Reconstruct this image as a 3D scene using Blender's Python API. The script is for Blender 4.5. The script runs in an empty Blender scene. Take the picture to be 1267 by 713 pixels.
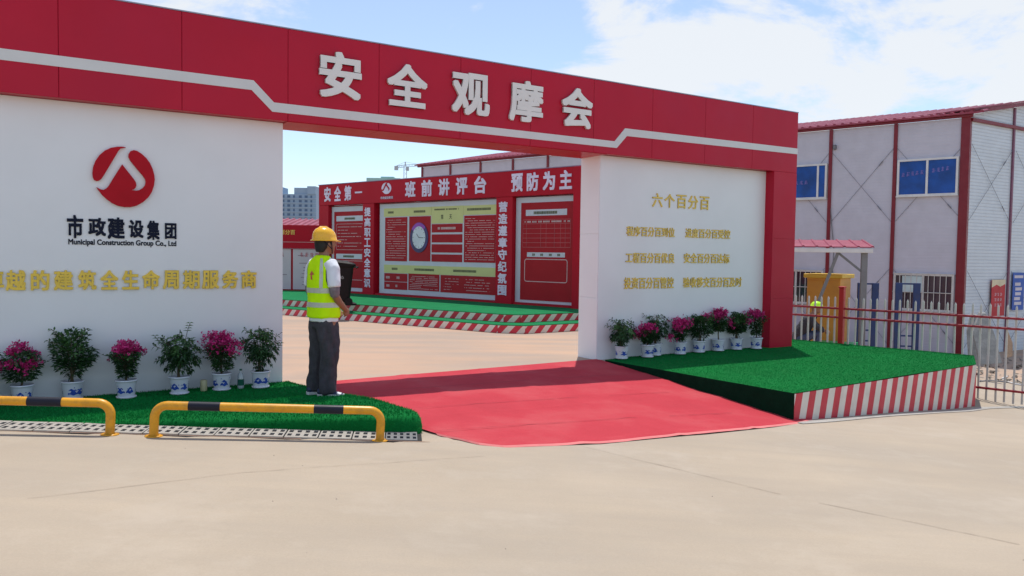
import bpy, bmesh, math, random
from mathutils import Vector, Matrix, noise
from math import sin, cos, pi, radians
random.seed(7)
SC = bpy.context.scene
COL = SC.collection

# ------------------------------------------------------------------ camera
CAMH, PITCH, ROLL = 1.45, .0425, .0143
cam = bpy.data.cameras.new('camera'); cam.sensor_width = 36; cam.lens = 979.06/1267*36
cam.clip_start = .05; cam.clip_end = 3000
camo = bpy.data.objects.new('camera', cam); COL.objects.link(camo); SC.camera = camo
fw = Vector((0, cos(PITCH), -sin(PITCH))); up = Vector((0, sin(PITCH), cos(PITCH))); rt = Vector((1, 0, 0))
r2 = rt*cos(ROLL)+up*sin(ROLL); u2 = up*cos(ROLL)-rt*sin(ROLL)
m = Matrix((r2, u2, -fw)).transposed().to_4x4(); m.translation = Vector((0, 0, CAMH)); camo.matrix_world = m

# ------------------------------------------------------------------ sun and sky
SUNEL, SUNROT = radians(70.5), .121
sd = Vector((sin(SUNROT)*cos(SUNEL), cos(SUNROT)*cos(SUNEL), sin(SUNEL)))
sl = bpy.data.lights.new('sun', 'SUN'); sl.energy = 2.9; sl.angle = radians(.53); sl.color = (1, .955, .88)
so = bpy.data.objects.new('sun', sl); COL.objects.link(so); so.rotation_euler = sd.to_track_quat('Z', 'Y').to_euler(); so.location = (0, 0, 40)
W = bpy.data.worlds.new('World'); SC.world = W; W.use_nodes = True
nt = W.node_tree; nt.nodes.clear(); N = nt.nodes.new; L = nt.links.new
out = N('ShaderNodeOutputWorld'); bg = N('ShaderNodeBackground'); bg.inputs[1].default_value = .135
sky = N('ShaderNodeTexSky'); sky.sky_type = 'NISHITA'; sky.sun_disc = False; sky.sun_elevation = SUNEL; sky.sun_rotation = SUNROT
sky.air_density = 1.0; sky.air_density = .85; sky.dust_density = .25; sky.ozone_density = 2.0
tc = N('ShaderNodeTexCoord')
def mathn(op, a, b=None, c=None, clamp=False):
    n = N('ShaderNodeMath'); n.operation = op; n.use_clamp = clamp
    for i, v in enumerate((a, b, c)):
        if v is None: continue
        if isinstance(v, (int, float)): n.inputs[i].default_value = v
        else: L(v, n.inputs[i])
    return n.outputs[0]
mp = N('ShaderNodeMapping'); mp.inputs['Scale'].default_value = (1, 1, 2.4); L(tc.outputs['Generated'], mp.inputs[0])
n1 = N('ShaderNodeTexNoise'); n1.inputs['Scale'].default_value = 4.2; n1.inputs['Detail'].default_value = 9; n1.inputs['Roughness'].default_value = .62; n1.inputs['Distortion'].default_value = .35
L(mp.outputs[0], n1.inputs['Vector'])
def blob(d, r0, r1, amt):      # a bank of cloud round a sky direction
    vm = N('ShaderNodeVectorMath'); vm.operation = 'DISTANCE'; L(tc.outputs['Generated'], vm.inputs[0]); vm.inputs[1].default_value = Vector(d).normalized()
    mr = N('ShaderNodeMapRange'); mr.interpolation_type = 'SMOOTHSTEP'
    L(vm.outputs['Value'], mr.inputs[0]); mr.inputs[1].default_value = r0; mr.inputs[2].default_value = r1; mr.inputs[3].default_value = amt; mr.inputs[4].default_value = 0
    return mr.outputs[0]
tot = mathn('MULTIPLY_ADD', n1.outputs['Fac'], 2.6, -.86)
for b in [((.42, 1, .30), .05, .42, .34), ((.2, 1, .25), .0, .2, .20), ((.62, 1, .26), .05, .3, .16), ((-.37, 1, .325), .0, .16, .62), ((.9, .9, .3), .1, .6, .2), ((-.9, .6, .4), .1, .6, .15), ((0, -1, .35), .1, .8, .15), ((-.02, 1, .27), .02, .16, -.22), ((-.12, 1, .12), .05, .2, -.15), ((.11, 1, .325), .0, .05, .35), ((.55, 1, .16), .0, .12, -.18)]:
    tot = mathn('ADD', tot, blob(*b))
cm = N('ShaderNodeMapRange'); cm.interpolation_type = 'SMOOTHSTEP'; L(tot, cm.inputs[0]); cm.inputs[1].default_value = .56; cm.inputs[2].default_value = .92; cm.inputs[3].default_value = .20; cm.inputs[4].default_value = .92
mx = N('ShaderNodeMix'); mx.data_type = 'RGBA'; L(cm.outputs[0], mx.inputs[0]); L(sky.outputs[0], mx.inputs[6]); mx.inputs[7].default_value = (4.7, 4.85, 5.0, 1)
L(mx.outputs[2], bg.inputs[0]); L(bg.outputs[0], out.inputs[0])
SC.view_settings.view_transform = 'Standard'; SC.view_settings.look = 'None'; SC.view_settings.exposure = .47; SC.view_settings.gamma = 1
SC.cycles.max_bounces = 8; SC.cycles.use_denoising = True

# ------------------------------------------------------------------ materials
MATS = {}
def M(name, c, rough=.6, metal=0, var=.12, vs=3, fine=0, fs=60, bump=0, bs=80, spec=.5, dirt=None, ds=1.2, da=.5, coord='Object', sub=0, coat=0):
    if name in MATS: return MATS[name]
    mt = bpy.data.materials.new(name); mt.use_nodes = True; t = mt.node_tree; b = t.nodes['Principled BSDF']
    b.inputs['Roughness'].default_value = rough; b.inputs['Metallic'].default_value = metal; b.inputs['Specular IOR Level'].default_value = spec
    if coat: b.inputs['Coat Weight'].default_value = coat
    co = t.nodes.new('ShaderNodeTexCoord'); v = co.outputs[coord]
    def nz(s, d=4):
        n = t.nodes.new('ShaderNodeTexNoise'); n.inputs['Scale'].default_value = s; n.inputs['Detail'].default_value = d; n.inputs['Roughness'].default_value = .6; t.links.new(v, n.inputs['Vector']); return n.outputs['Fac']
    def rng(x, a, bb, lo, hi):
        r = t.nodes.new('ShaderNodeMapRange'); t.links.new(x, r.inputs[0]); r.inputs[1].default_value = a; r.inputs[2].default_value = bb; r.inputs[3].default_value = lo; r.inputs[4].default_value = hi; return r.outputs[0]
    def mul(col, f):
        x = t.nodes.new('ShaderNodeMix'); x.data_type = 'RGBA'; x.blend_type = 'MULTIPLY'; x.inputs[0].default_value = 1
        if isinstance(col, tuple): x.inputs[6].default_value = (*col, 1)
        else: t.links.new(col, x.inputs[6])
        t.links.new(f, x.inputs[7]); return x.outputs[2]
    col = mul(c, rng(nz(vs), .3, .7, 1-var, 1+var))
    if fine: col = mul(col, rng(nz(fs, 2), .3, .7, 1-fine, 1+fine))
    if dirt:
        x = t.nodes.new('ShaderNodeMix'); x.data_type = 'RGBA'; t.links.new(rng(nz(ds, 8), .48, .75, 0, da), x.inputs[0]); t.links.new(col, x.inputs[6]); x.inputs[7].default_value = (*dirt, 1); col = x.outputs[2]
    t.links.new(col, b.inputs['Base Color'])
    if bump:
        bn = t.nodes.new('ShaderNodeBump'); bn.inputs['Strength'].default_value = bump; bn.inputs['Distance'].default_value = .01; t.links.new(nz(bs, 3), bn.inputs['Height']); t.links.new(bn.outputs[0], b.inputs['Normal'])
    t.links.new(rng(nz(vs*2.3), .3, .7, max(0, rough-.07), min(1, rough+.07)), b.inputs['Roughness'])
    MATS[name] = mt; return mt
def ribbed(name, c, scale, axis='Z', strength=.4, rough=.45, dist=.02, dark=.12):
    mt = M(name, c, rough, var=.05, dirt=(c[0]*.75, c[1]*.72, c[2]*.68), ds=.6, da=.35)
    t = mt.node_tree; b = t.nodes['Principled BSDF']; co = [n for n in t.nodes if n.type == 'TEX_COORD'][0]
    w = t.nodes.new('ShaderNodeTexWave'); w.bands_direction = axis; w.inputs['Scale'].default_value = scale; t.links.new(co.outputs['Object'], w.inputs['Vector'])
    rp = t.nodes.new('ShaderNodeMapRange'); rp.inputs[1].default_value = 0; rp.inputs[2].default_value = .12; rp.inputs[3].default_value = 0; rp.inputs[4].default_value = 1; t.links.new(w.outputs['Fac'], rp.inputs[0])
    bn = t.nodes.new('ShaderNodeBump'); bn.inputs['Strength'].default_value = strength; bn.inputs['Distance'].default_value = dist; t.links.new(rp.outputs[0], bn.inputs['Height']); t.links.new(bn.outputs[0], b.inputs['Normal'])
    return mt
RED = M('red_sheet', (.49, .009, .034), .36, var=.07, vs=.7, spec=.22, dirt=(.44, .014, .05), ds=.5, da=.5)
RED2 = M('red_board', (.45, .007, .022), .5, var=.06, vs=.8, spec=.15)
REDP = M('red_print', (.38, .010, .018), .5, var=.05, spec=.2)
WHITE = M('white_composite', (.81, .815, .83), .38, var=.025, vs=.8, dirt=(.62, .62, .62), ds=.7, da=.25)
STRIPE = M('stripe_white', (.68, .675, .66), .5, var=.04)
LETTER = M('letter_white', (.80, .79, .75), .5, var=.04)
LEDGE = M('letter_edge', (.62, .61, .58), .6)
GOLD = M('gold_letter', (.80, .56, .07), .35, metal=.15, var=.1, vs=12)
GOLD2 = M('old_gold_letter', (.78, .55, .10), .38, metal=.1, var=.12, vs=12)
INK = M('dark_ink', (.008, .012, .03), .6, spec=.15)
EMB = M('emblem_red', (.46, .005, .016), .45, spec=.15)
LILAC = M('board_letter', (.72, .66, .80), .5)
YEL = M('yellow_paint', (.74, .33, .008), .36, var=.1, vs=6, fine=.05, dirt=(.20, .11, .03), ds=11, da=.55, bump=.06, bs=25)
BLACKP = M('black_band', (.012, .013, .025), .45, var=.2, vs=6, spec=.25)
CONC = M('concrete_road', (.415, .335, .246), .85, var=.09, vs=.55, fine=.045, fs=90, bump=.2, bs=120, dirt=(.325, .278, .222), ds=.45, da=.8)
DRAIN = M('drain_cover', (.36, .33, .29), .8, var=.12, vs=7, fine=.12, fs=80, bump=.2, dirt=(.30, .26, .2), ds=6, da=.6)
DRAIND = M('drain_iron', (.16, .16, .16), .6, var=.2, vs=9)
HOLE = M('channel_dark', (.02, .02, .018), .9)
TURF = M('turf_mat', (.003, .14, .028), .95, var=.12, vs=1.6, fine=.2, fs=150, bump=.5, bs=220, spec=.1)
BLADE = M('turf_blade', (.004, .225, .045), .75, var=.12, vs=2.2, spec=.15)
TURF2 = M('stage_mat', (.004, .17, .055), .9, var=.12, vs=2, fine=.2, fs=90, bump=.4, bs=120, spec=.15)
REDC = M('red_carpet', (.50, .050, .066), .9, var=.08, vs=1.1, fine=.12, fs=140, bump=.5, bs=160, spec=.1, dirt=(.50, .12, .12), ds=1.1, da=.6)
REDEDGE = M('carpet_edge', (.70, .20, .19), .9, var=.1, vs=5)
TAPER = M('tape_red', (.54, .012, .040), .45, var=.12, vs=4, bump=.2, bs=14, dirt=(.48, .09, .11), ds=4, da=.4)
TAPEW = M('tape_white', (.70, .645, .57), .5, var=.08, vs=4, bump=.2, bs=14, dirt=(.45, .4, .35), ds=5, da=.45)
POT = M('pot_glaze', (.72, .74, .80), .22, var=.04, coat=.3)
POTB = M('pot_blue', (.04, .09, .42), .25, var=.3, vs=40)
SOIL = M('soil', (.05, .035, .022), .95, bump=.6, bs=60)
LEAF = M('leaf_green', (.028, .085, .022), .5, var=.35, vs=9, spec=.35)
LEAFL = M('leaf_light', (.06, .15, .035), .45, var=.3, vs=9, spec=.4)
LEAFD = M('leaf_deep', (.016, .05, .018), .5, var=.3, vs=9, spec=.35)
STEM = M('stem', (.10, .075, .04), .8)
PETAL = M('bract_magenta', (.56, .012, .17), .6, var=.25, vs=15)
PETALD = M('bract_deep', (.34, .008, .10), .6, var=.25, vs=15)
LIME = M('lime_vest', (.62, 1.0, .006), .75, var=.06, vs=8, spec=.1)
REFL = M('reflective_tape', (.52, .54, .44), .35, metal=.15, var=.08, vs=20)
SHIRT = M('white_shirt', (.74, .76, .80), .8, var=.05, vs=10)
GREYC = M('grey_sleeve', (.20, .165, .185), .85, var=.2, vs=20)
DARKC = M('dark_cloth', (.03, .028, .035), .85, var=.2, vs=20)
TROU = M('trousers', (.050, .045, .056), .88, var=.25, vs=12, fine=.1, fs=90)
SKIN = M('skin', (.30, .145, .085), .55, var=.1, vs=14)
HAIR = M('hair', (.012, .010, .010), .7)
HELM = M('helmet_yellow', (.90, .47, .015), .28, var=.05, coat=.4)
SHOEW = M('shoe_white', (.72, .72, .72), .5)
SHOED = M('shoe_navy', (.02, .035, .09), .5)
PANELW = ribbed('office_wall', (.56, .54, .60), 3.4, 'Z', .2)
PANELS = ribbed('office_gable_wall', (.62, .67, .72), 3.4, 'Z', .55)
POSTR = M('post_red', (.20, .004, .014), .45, var=.12, vs=3, dirt=(.2, .03, .03), ds=3, da=.4)
ROOFR = M('roof_sheet', (.30, .035, .065), .45, var=.12, vs=2, dirt=(.42, .11, .15), ds=2, da=.5)
ALU = M('window_frame', (.70, .68, .66), .4)
GLASSB = M('blue_glass', (.004, .060, .30), .12, var=.35, vs=2.2, spec=.3)
GLASSD = M('dark_glass', (.03, .035, .05), .10, var=.3, vs=3, spec=.8)
GLASSP = M('dusk_glass', (.055, .03, .05), .2, var=.3, vs=3)
PAPER = M('pale_paper', (.55, .66, .66), .6)
CABLE = M('brace_steel', (.20, .20, .23), .4, metal=.4)
FENW = M('picket_white', (.60, .57, .53), .5, var=.07, vs=8, dirt=(.42, .3, .25), ds=9, da=.4)
FENR = M('rail_red', (.34, .012, .026), .45, var=.1, vs=5)
FENP = M('fence_post_red', (.48, .018, .016), .45, var=.1, vs=5)
BLUE = M('blue_steel', (.008, .032, .14), .45, var=.15, vs=5, dirt=(.06, .05, .07), ds=6, da=.4)
CABY = M('cabinet_yellow', (.66, .30, .03), .5, var=.10, vs=2, dirt=(.42, .16, .03), ds=2, da=.7)
CABL = M('cabinet_lid', (.75, .48, .05), .5, var=.06)
GALV = M('galvanised', (.20, .195, .20), .5, metal=.3, var=.12, vs=5)
STONE = M('slab_grey', (.23, .23, .22), .9, var=.25, vs=5, fine=.12, fs=70, bump=.8, bs=22, dirt=(.2, .2, .2), ds=6, da=.6)
WOOD = M('old_wood', (.26, .17, .11), .85, var=.2, vs=6, fine=.15, fs=50)
BINM = M('bin_plastic', (.010, .006, .008), .5, var=.1, vs=6, spec=.2)
BINW = M('bin_mark', (.6, .6, .6), .6)
CREAM = M('print_cream', (.60, .62, .25), .55, var=.04)
BORD = M('print_border', (.56, .60, .66), .5, var=.04)
TXT = M('print_text', (.58, .42, .42), .6)
TXTD = M('print_dark', (.10, .11, .05), .6)
PANELP = M('poster_white', (.60, .52, .56), .55, var=.04)
CLB = M('clock_blue', (.03, .025, .13), .4, var=.5, vs=4)
CLP = M('clock_violet', (.30, .05, .42), .4)
CLW = M('clock_face', (.60, .66, .70), .4)
TWR = M('tower_plaster_hazed', (.27, .38, .50), .8, var=.05)  # haze of distance put into the pale blue colour
TWW = M('tower_window', (.07, .13, .23), .4, var=.2, vs=.4)
NET = M('green_net', (.32, .52, .50), .85, var=.15, vs=.2)
CRANE = M('crane_grey', (.42, .46, .50), .6)
BANR = M('banner_red', (.50, .02, .03), .6); BANB = M('banner_blue', (.03, .10, .42), .6); BANC = M('banner_cream', (.70, .60, .40), .6)
GRN = M('green_plastic', (.02, .50, .15), .4)
CAN = M('can_cream', (.55, .50, .28), .4); BOTL = M('bottle_green', (.02, .12, .08), .1, spec=.8); CLEAR = M('bottle_clear', (.45, .50, .52), .12, spec=.8)
CRACK = M('crack', (.27, .215, .165), .95)
GRAVEL = M('rubble', (.26, .22, .18), .95, var=.3, vs=9)
ORANGE = M('orange_scrap', (.70, .13, .05), .6)

for mt_, st_ in ((RED, .5), (WHITE, .25), (RED2, .3)):      # gentle buckling of thin sheet
    t = mt_.node_tree; b = t.nodes['Principled BSDF']; co = [n for n in t.nodes if n.type == 'TEX_COORD'][0]
    nz_ = t.nodes.new('ShaderNodeTexNoise'); nz_.inputs['Scale'].default_value = 1.6; nz_.inputs['Detail'].default_value = 1.5; t.links.new(co.outputs['Object'], nz_.inputs['Vector'])
    bn = t.nodes.new('ShaderNodeBump'); bn.inputs['Strength'].default_value = st_; bn.inputs['Distance'].default_value = .04; t.links.new(nz_.outputs['Fac'], bn.inputs['Height']); t.links.new(bn.outputs[0], b.inputs['Normal'])
# ------------------------------------------------------------------ mesh helpers
class MB:
    def __init__(s): s.v = []; s.f = []; s.m = []; s.mi = 0; s.sm = []; s.smooth = False
    def add(s, vs, fs):
        b = len(s.v); s.v += [tuple(v) for v in vs]
        for f in fs: s.f.append([b+i for i in f]); s.m.append(s.mi); s.sm.append(s.smooth)
        return s
    def box(s, x0, x1, y0, y1, z0, z1):
        v = [(x, y, z) for z in (z0, z1) for y in (y0, y1) for x in (x0, x1)]
        return s.add(v, [(0, 2, 3, 1), (4, 5, 7, 6), (0, 1, 5, 4), (2, 6, 7, 3), (0, 4, 6, 2), (1, 3, 7, 5)])
    def bbox(s, x0, x1, y0, y1, z0, z1, b=.006):      # box with chamfered edges
        bm = bmesh.new(); bmesh.ops.create_cube(bm, size=1)
        for v in bm.verts: v.co = Vector(((x0+x1)/2+v.co.x*(x1-x0), (y0+y1)/2+v.co.y*(y1-y0), (z0+z1)/2+v.co.z*(z1-z0)))
        bmesh.ops.bevel(bm, geom=bm.edges[:], offset=b, segments=1, affect='EDGES'); return s.frombm(bm)
    def frombm(s, bm):
        bm.verts.ensure_lookup_table(); bm.verts.index_update()
        s.add([v.co for v in bm.verts], [[v.index for v in f.verts] for f in bm.faces]); bm.free(); return s
    def prism(s, pts, y0, y1):      # outline in x,z extruded along y
        n = len(pts); v = [(x, y0, z) for x, z in pts]+[(x, y1, z) for x, z in pts]
        return s.add(v, [list(range(n)), list(range(2*n-1, n-1, -1))]+[(i, i+n, (i+1) % n+n, (i+1) % n) for i in range(n)])
    def slab(s, pts, z0, z1):       # outline in x,y extruded along z (z1 may be a list)
        n = len(pts); zt = z1 if isinstance(z1, list) else [z1]*n; zb = z0 if isinstance(z0, list) else [z0]*n
        v = [(p[0], p[1], zb[i]) for i, p in enumerate(pts)]+[(p[0], p[1], zt[i]) for i, p in enumerate(pts)]
        return s.add(v, [list(range(n-1, -1, -1)), list(range(n, 2*n))]+[(i, (i+1) % n, (i+1) % n+n, i+n) for i in range(n)])
    def bar(s, a, b, w, h=None, upv=(0, 0, 1)):
        h = h or w; a = Vector(a); b = Vector(b); d = (b-a).normalized(); u = Vector(upv)
        if abs(d.dot(u)) > .98: u = Vector((0, 1, 0))
        x = d.cross(u).normalized()*w/2; y = x.cross(d).normalized()*h/2
        v = [p+q for p in (a, b) for q in (-x-y, x-y, x+y, -x+y)]
        return s.add(v, [(3, 2, 1, 0), (4, 5, 6, 7), (0, 1, 5, 4), (1, 2, 6, 5), (2, 3, 7, 6), (3, 0, 4, 7)])
    def tube(s, pts, r, n=10, caps=True):
        pts = [Vector(p) for p in pts]; rs = r if isinstance(r, list) else [r]*len(pts); b = len(s.v); rings = []; px = None
        for i, p in enumerate(pts):
            d = (pts[min(i+1, len(pts)-1)]-pts[max(i-1, 0)]).normalized()
            if px is None:
                u = Vector((0, 0, 1)) if abs(d.z) < .9 else Vector((0, 1, 0)); px = d.cross(u).normalized()
            else: px = (px-d*px.dot(d)).normalized()
            py = d.cross(px); rings.append([p+(px*cos(2*pi*k/n)+py*sin(2*pi*k/n))*rs[i] for k in range(n)])
        v = [q for rg in rings for q in rg]; f = []
        for i in range(len(pts)-1):
            for k in range(n): f.append((i*n+k, i*n+(k+1) % n, (i+1)*n+(k+1) % n, (i+1)*n+k))
        if caps: f += [list(range(n-1, -1, -1)), list(range((len(pts)-1)*n, len(pts)*n))]
        return s.add(v, f)
    def lathe(s, prof, cx=0, cy=0, n=24):
        v = [(cx+r*cos(2*pi*k/n), cy+r*sin(2*pi*k/n), z) for r, z in prof for k in range(n)]; f = []
        for i in range(len(prof)-1):
            for k in range(n): f.append((i*n+k, i*n+(k+1) % n, (i+1)*n+(k+1) % n, (i+1)*n+k))
        return s.add(v, f)
    def loft(s, rings, n=24, p=2.0, caps=True):   # rings: (cx,cy,cz,rx,ry[,nx,ny,nz]) level ellipses
        v = []
        for R in rings:
            cx, cy, cz, rx, ry = R[:5]; ax = R[5] if len(R) > 5 else (0, 0)
            for k in range(n):
                a = 2*pi*k/n; c_, s_ = cos(a), sin(a); x = rx*math.copysign(abs(c_)**(2/p), c_); y = ry*math.copysign(abs(s_)**(2/p), s_)
                v.append((cx+x, cy+y, cz+ax[0]*x+ax[1]*y))
        f = []
        for i in range(len(rings)-1):
            for k in range(n): f.append((i*n+k, i*n+(k+1) % n, (i+1)*n+(k+1) % n, (i+1)*n+k))
        if caps: f += [list(range(n-1, -1, -1)), list(range((len(rings)-1)*n, len(rings)*n))]
        return s.add(v, f)
    def mesh(s, name, mats):
        me = bpy.data.meshes.new(name); me.from_pydata(s.v, [], s.f)
        for m_ in (mats if isinstance(mats, (list, tuple)) else [mats]): me.materials.append(m_)
        me.polygons.foreach_set('material_index', s.m); me.polygons.foreach_set('use_smooth', s.sm); me.update()
        return me
    def build(s, name, mats, parent=None, **kw): return link(name, s.mesh(name, mats), parent, **kw)
def link(name, me, parent=None, **kw):
    o = bpy.data.objects.new(name, me); COL.objects.link(o)
    if parent: o.parent = parent
    for k, v in kw.items(): o[k] = v
    return o
def fixn(o, smooth=None):
    bm = bmesh.new(); bm.from_mesh(o.data); bmesh.ops.recalc_face_normals(bm, faces=bm.faces[:]); bm.to_mesh(o.data); bm.free()
    if smooth is not None:
        for p in o.data.polygons: p.use_smooth = smooth
    return o
def thing(name, label, cat, loc=(0, 0, 0), rz=0, group=None):
    o = bpy.data.objects.new(name, None); COL.objects.link(o); o.location = loc; o.rotation_euler = (0, 0, rz); o.empty_display_size = .2
    return tag(o, label, cat, group)
def tag(o, label, cat, group=None):
    o['label'] = label; o['category'] = cat
    if group: o['group'] = group
    return o
def struct(o): o['kind'] = 'structure'; return o
def copy_tree(o, parent=None):
    c = o.copy(); COL.objects.link(c)
    if parent: c.parent = parent
    for ch in o.children: copy_tree(ch, c)
    return c
def evalmesh(o):
    dg = bpy.context.evaluated_depsgraph_get(); dg.update(); return bpy.data.meshes.new_from_object(o.evaluated_get(dg))
TC = {}
def text_geo(body, bold=0, extrude=.1, font_scale=1):
    key = (body, bold, extrude)
    if key in TC: return TC[key]
    cu = bpy.data.curves.new('t', 'FONT'); cu.body = body; cu.size = 1; cu.offset = bold; cu.extrude = extrude; cu.resolution_u = 3
    o = bpy.data.objects.new('t', cu); COL.objects.link(o); me = evalmesh(o)
    v = [tuple(x.co) for x in me.vertices]; f = [list(p.vertices) for p in me.polygons]; nz = [p.normal.z for p in me.polygons]
    bpy.data.objects.remove(o); bpy.data.curves.remove(cu); bpy.data.meshes.remove(me)
    TC[key] = (v, f, nz); return TC[key]
def lettering(name, body, x0, x1, z0, z1, depth, mats, parent, y=0, bold=.0, **kw):
    """raised writing fitted to a rectangle of the local x,z plane, its back on y, its face on y-depth"""
    v, f, nz = text_geo(body)
    if not v: print('NO TEXT', body); return None
    ax, bx = min(q[0] for q in v), max(q[0] for q in v); az, bz = min(q[1] for q in v), max(q[1] for q in v)
    sh = [(0, 0)]+([(bold*a, bold*c) for a in (-1, 0, 1) for c in (-1, 0, 1) if a or c] if bold else [])      # heavier strokes: the glyph laid over itself
    ax -= bold; bx += bold; az -= bold; bz += bold; mb = MB()
    for k, (ox, oz) in enumerate(sh):
        dd = depth-k*.0004
        mb.add([(x0+(q[0]+ox-ax)/(bx-ax)*(x1-x0), y-dd*(q[2]+.1)/.2, z0+(q[1]+oz-az)/(bz-az)*(z1-z0)) for q in v], f)
    mb.m = [0 if n > .5 or not isinstance(mats, list) else 1 for n in nz]*len(sh)
    return mb.build(name, mats, parent, **kw)

# ------------------------------------------------------------------ frames and ground
GA = (-2.4988, 8.6092, .5644)                 # entrance gate: local x along it, y into the yard
HB, HT, S1, S2, S3 = 2.83, 3.80, 4.363, 7.745, 8.295
def gw(s, n, z=0): a = GA[2]; return (GA[0]+s*cos(a)+n*sin(a), GA[1]+s*sin(a)-n*cos(a), z)
def gl(x, y): a = GA[2]; qx, qy = x-GA[0], y-GA[1]; return qx*cos(a)+qy*sin(a), qx*sin(a)-qy*cos(a)
def lerp(a, b, t): return a+(b-a)*t
def sst(a, b, x): t = min(1, max(0, (x-a)/(b-a))); return t*t*(3-2*t)
def curve(x, P):
    if x <= P[0][0]: return P[0][1]
    for (a, za), (b, zb) in zip(P, P[1:]):
        if x <= b: return za+(zb-za)*(x-a)/(b-a)
    return P[-1][1]
def zroad(x, y):
    s, n = gl(x, y); return curve(s, [(-6, .22), (-2.6, .12), (.3, -.02), (2.5, -.14), (4.56, -.285), (6.7, -.43), (8.85, -.60), (10.5, -.75), (14, -1.0)])
def zyard(x, y): return curve(x, [(3.2, 0), (5.5, -.40), (7.2, -.62), (11, -1.15)])
def zground(x, y):
    s, n = gl(x, y); zr = zroad(x, y); zy = zyard(x, y)
    ramp = min(1, max(0, n/3.05)); ramp = lerp(zy, zr, ramp)
    yl = 5.985+.135*(x+3.7); left = lerp(zr, min(zy, zr), sst(yl, yl+.3, y))-.02*sst(yl-.28, yl-.26, y)
    z = lerp(left, ramp, sst(.30, .48, s))
    r = sst(8.2, 9.0, s)
    return lerp(z, lerp(zy, zr, sst(1.0, 4.2, n)), r) if r > 0 else z
def grid_mesh(xs, ys, zf):
    mb = MB(); mb.smooth = True; nx = len(xs)
    mb.add([(x, y, zf(x, y)) for y in ys for x in xs], [(j*nx+i, j*nx+i+1, (j+1)*nx+i+1, (j+1)*nx+i) for j in range(len(ys)-1) for i in range(nx-1)])
    return mb
def steps(a, b, d): n = max(1, int(round((b-a)/d))); return [a+(b-a)*i/n for i in range(n)]
xs = [-900, -300, -100, -40, -20]+steps(-12, -6, 1)+steps(-6, 13, .1)+steps(13, 20, 1)+[20, 40, 100, 300, 900]
ys = [-200, -60, -20, -8]+steps(-4, 3, .5)+steps(3, 9, .1)+steps(9, 16, .16)+steps(16, 30, 1)+[30, 45, 80, 200, 600, 1500]
gr = struct(grid_mesh(xs, ys, zground).build('ground', CONC))
# ground material: pale road in front, warmer concrete in the yard (its own colour by place)
t = CONC.node_tree; b = t.nodes['Principled BSDF']; src = b.inputs['Base Color'].links[0].from_socket
geo = t.nodes.new('ShaderNodeTexCoord')
dp = t.nodes.new('ShaderNodeVectorMath'); dp.operation = 'DOT_PRODUCT'; t.links.new(geo.outputs['Object'], dp.inputs[0]); dp.inputs[1].default_value = (-sin(GA[2]), cos(GA[2]), 0)
mr = t.nodes.new('ShaderNodeMapRange'); off = -GA[0]*sin(GA[2])+GA[1]*cos(GA[2]); mr.inputs[1].default_value = off-.6; mr.inputs[2].default_value = off+.3; t.links.new(dp.outputs['Value'], mr.inputs[0])
nn = t.nodes.new('ShaderNodeTexNoise'); nn.inputs['Scale'].default_value = .45; nn.inputs['Detail'].default_value = 6; mpp = t.nodes.new('ShaderNodeMapping'); mpp.inputs['Rotation'].default_value = (0, 0, -.15); mpp.inputs['Scale'].default_value = (.8, 3.2, 1); t.links.new(geo.outputs['Object'], mpp.inputs[0]); t.links.new(mpp.outputs[0], nn.inputs['Vector'])
m2 = t.nodes.new('ShaderNodeMix'); m2.data_type = 'RGBA'; rr_ = t.nodes.new('ShaderNodeMapRange'); t.links.new(nn.outputs['Fac'], rr_.inputs[0]); rr_.inputs[1].default_value = .38; rr_.inputs[2].default_value = .62; t.links.new(rr_.outputs[0], m2.inputs[0]); m2.inputs[6].default_value = (.47, .31, .21, 1); m2.inputs[7].default_value = (.37, .28, .215, 1)
# long faint wheel-worn streaks and pinker patches on the road
mps = t.nodes.new('ShaderNodeMapping'); mps.inputs['Rotation'].default_value = (0, 0, -.12); mps.inputs['Scale'].default_value = (.22, 2.0, 1); t.links.new(geo.outputs['Object'], mps.inputs[0])
ns = t.nodes.new('ShaderNodeTexNoise'); ns.inputs['Scale'].default_value = 1.5; ns.inputs['Detail'].default_value = 7; ns.inputs['Roughness'].default_value = .65; t.links.new(mps.outputs[0], ns.inputs['Vector'])
rs = t.nodes.new('ShaderNodeMapRange'); rs.inputs[1].default_value = .35; rs.inputs[2].default_value = .68; rs.inputs[3].default_value = .0; rs.inputs[4].default_value = .55; t.links.new(ns.outputs['Fac'], rs.inputs[0])
ms = t.nodes.new('ShaderNodeMix'); ms.data_type = 'RGBA'; t.links.new(rs.outputs[0], ms.inputs[0]); t.links.new(src, ms.inputs[6]); ms.inputs[7].default_value = (.345, .285, .222, 1); src = ms.outputs[2]
nl = t.nodes.new('ShaderNodeTexNoise'); nl.inputs['Scale'].default_value = .9; nl.inputs['Detail'].default_value = 8; nl.inputs['Roughness'].default_value = .7; t.links.new(geo.outputs['Object'], nl.inputs['Vector'])
rl = t.nodes.new('ShaderNodeMapRange'); rl.inputs[1].default_value = .52; rl.inputs[2].default_value = .72; rl.inputs[3].default_value = 0; rl.inputs[4].default_value = .7; t.links.new(nl.outputs['Fac'], rl.inputs[0])
ml = t.nodes.new('ShaderNodeMix'); ml.data_type = 'RGBA'; t.links.new(rl.outputs[0], ml.inputs[0]); t.links.new(src, ml.inputs[6]); ml.inputs[7].default_value = (.48, .40, .31, 1); src = ml.outputs[2]
m1 = t.nodes.new('ShaderNodeMix'); m1.data_type = 'RGBA'; t.links.new(mr.outputs[0], m1.inputs[0]); t.links.new(src, m1.inputs[6]); t.links.new(m2.outputs[2], m1.inputs[7]); t.links.new(m1.outputs[2], b.inputs['Base Color'])

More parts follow.
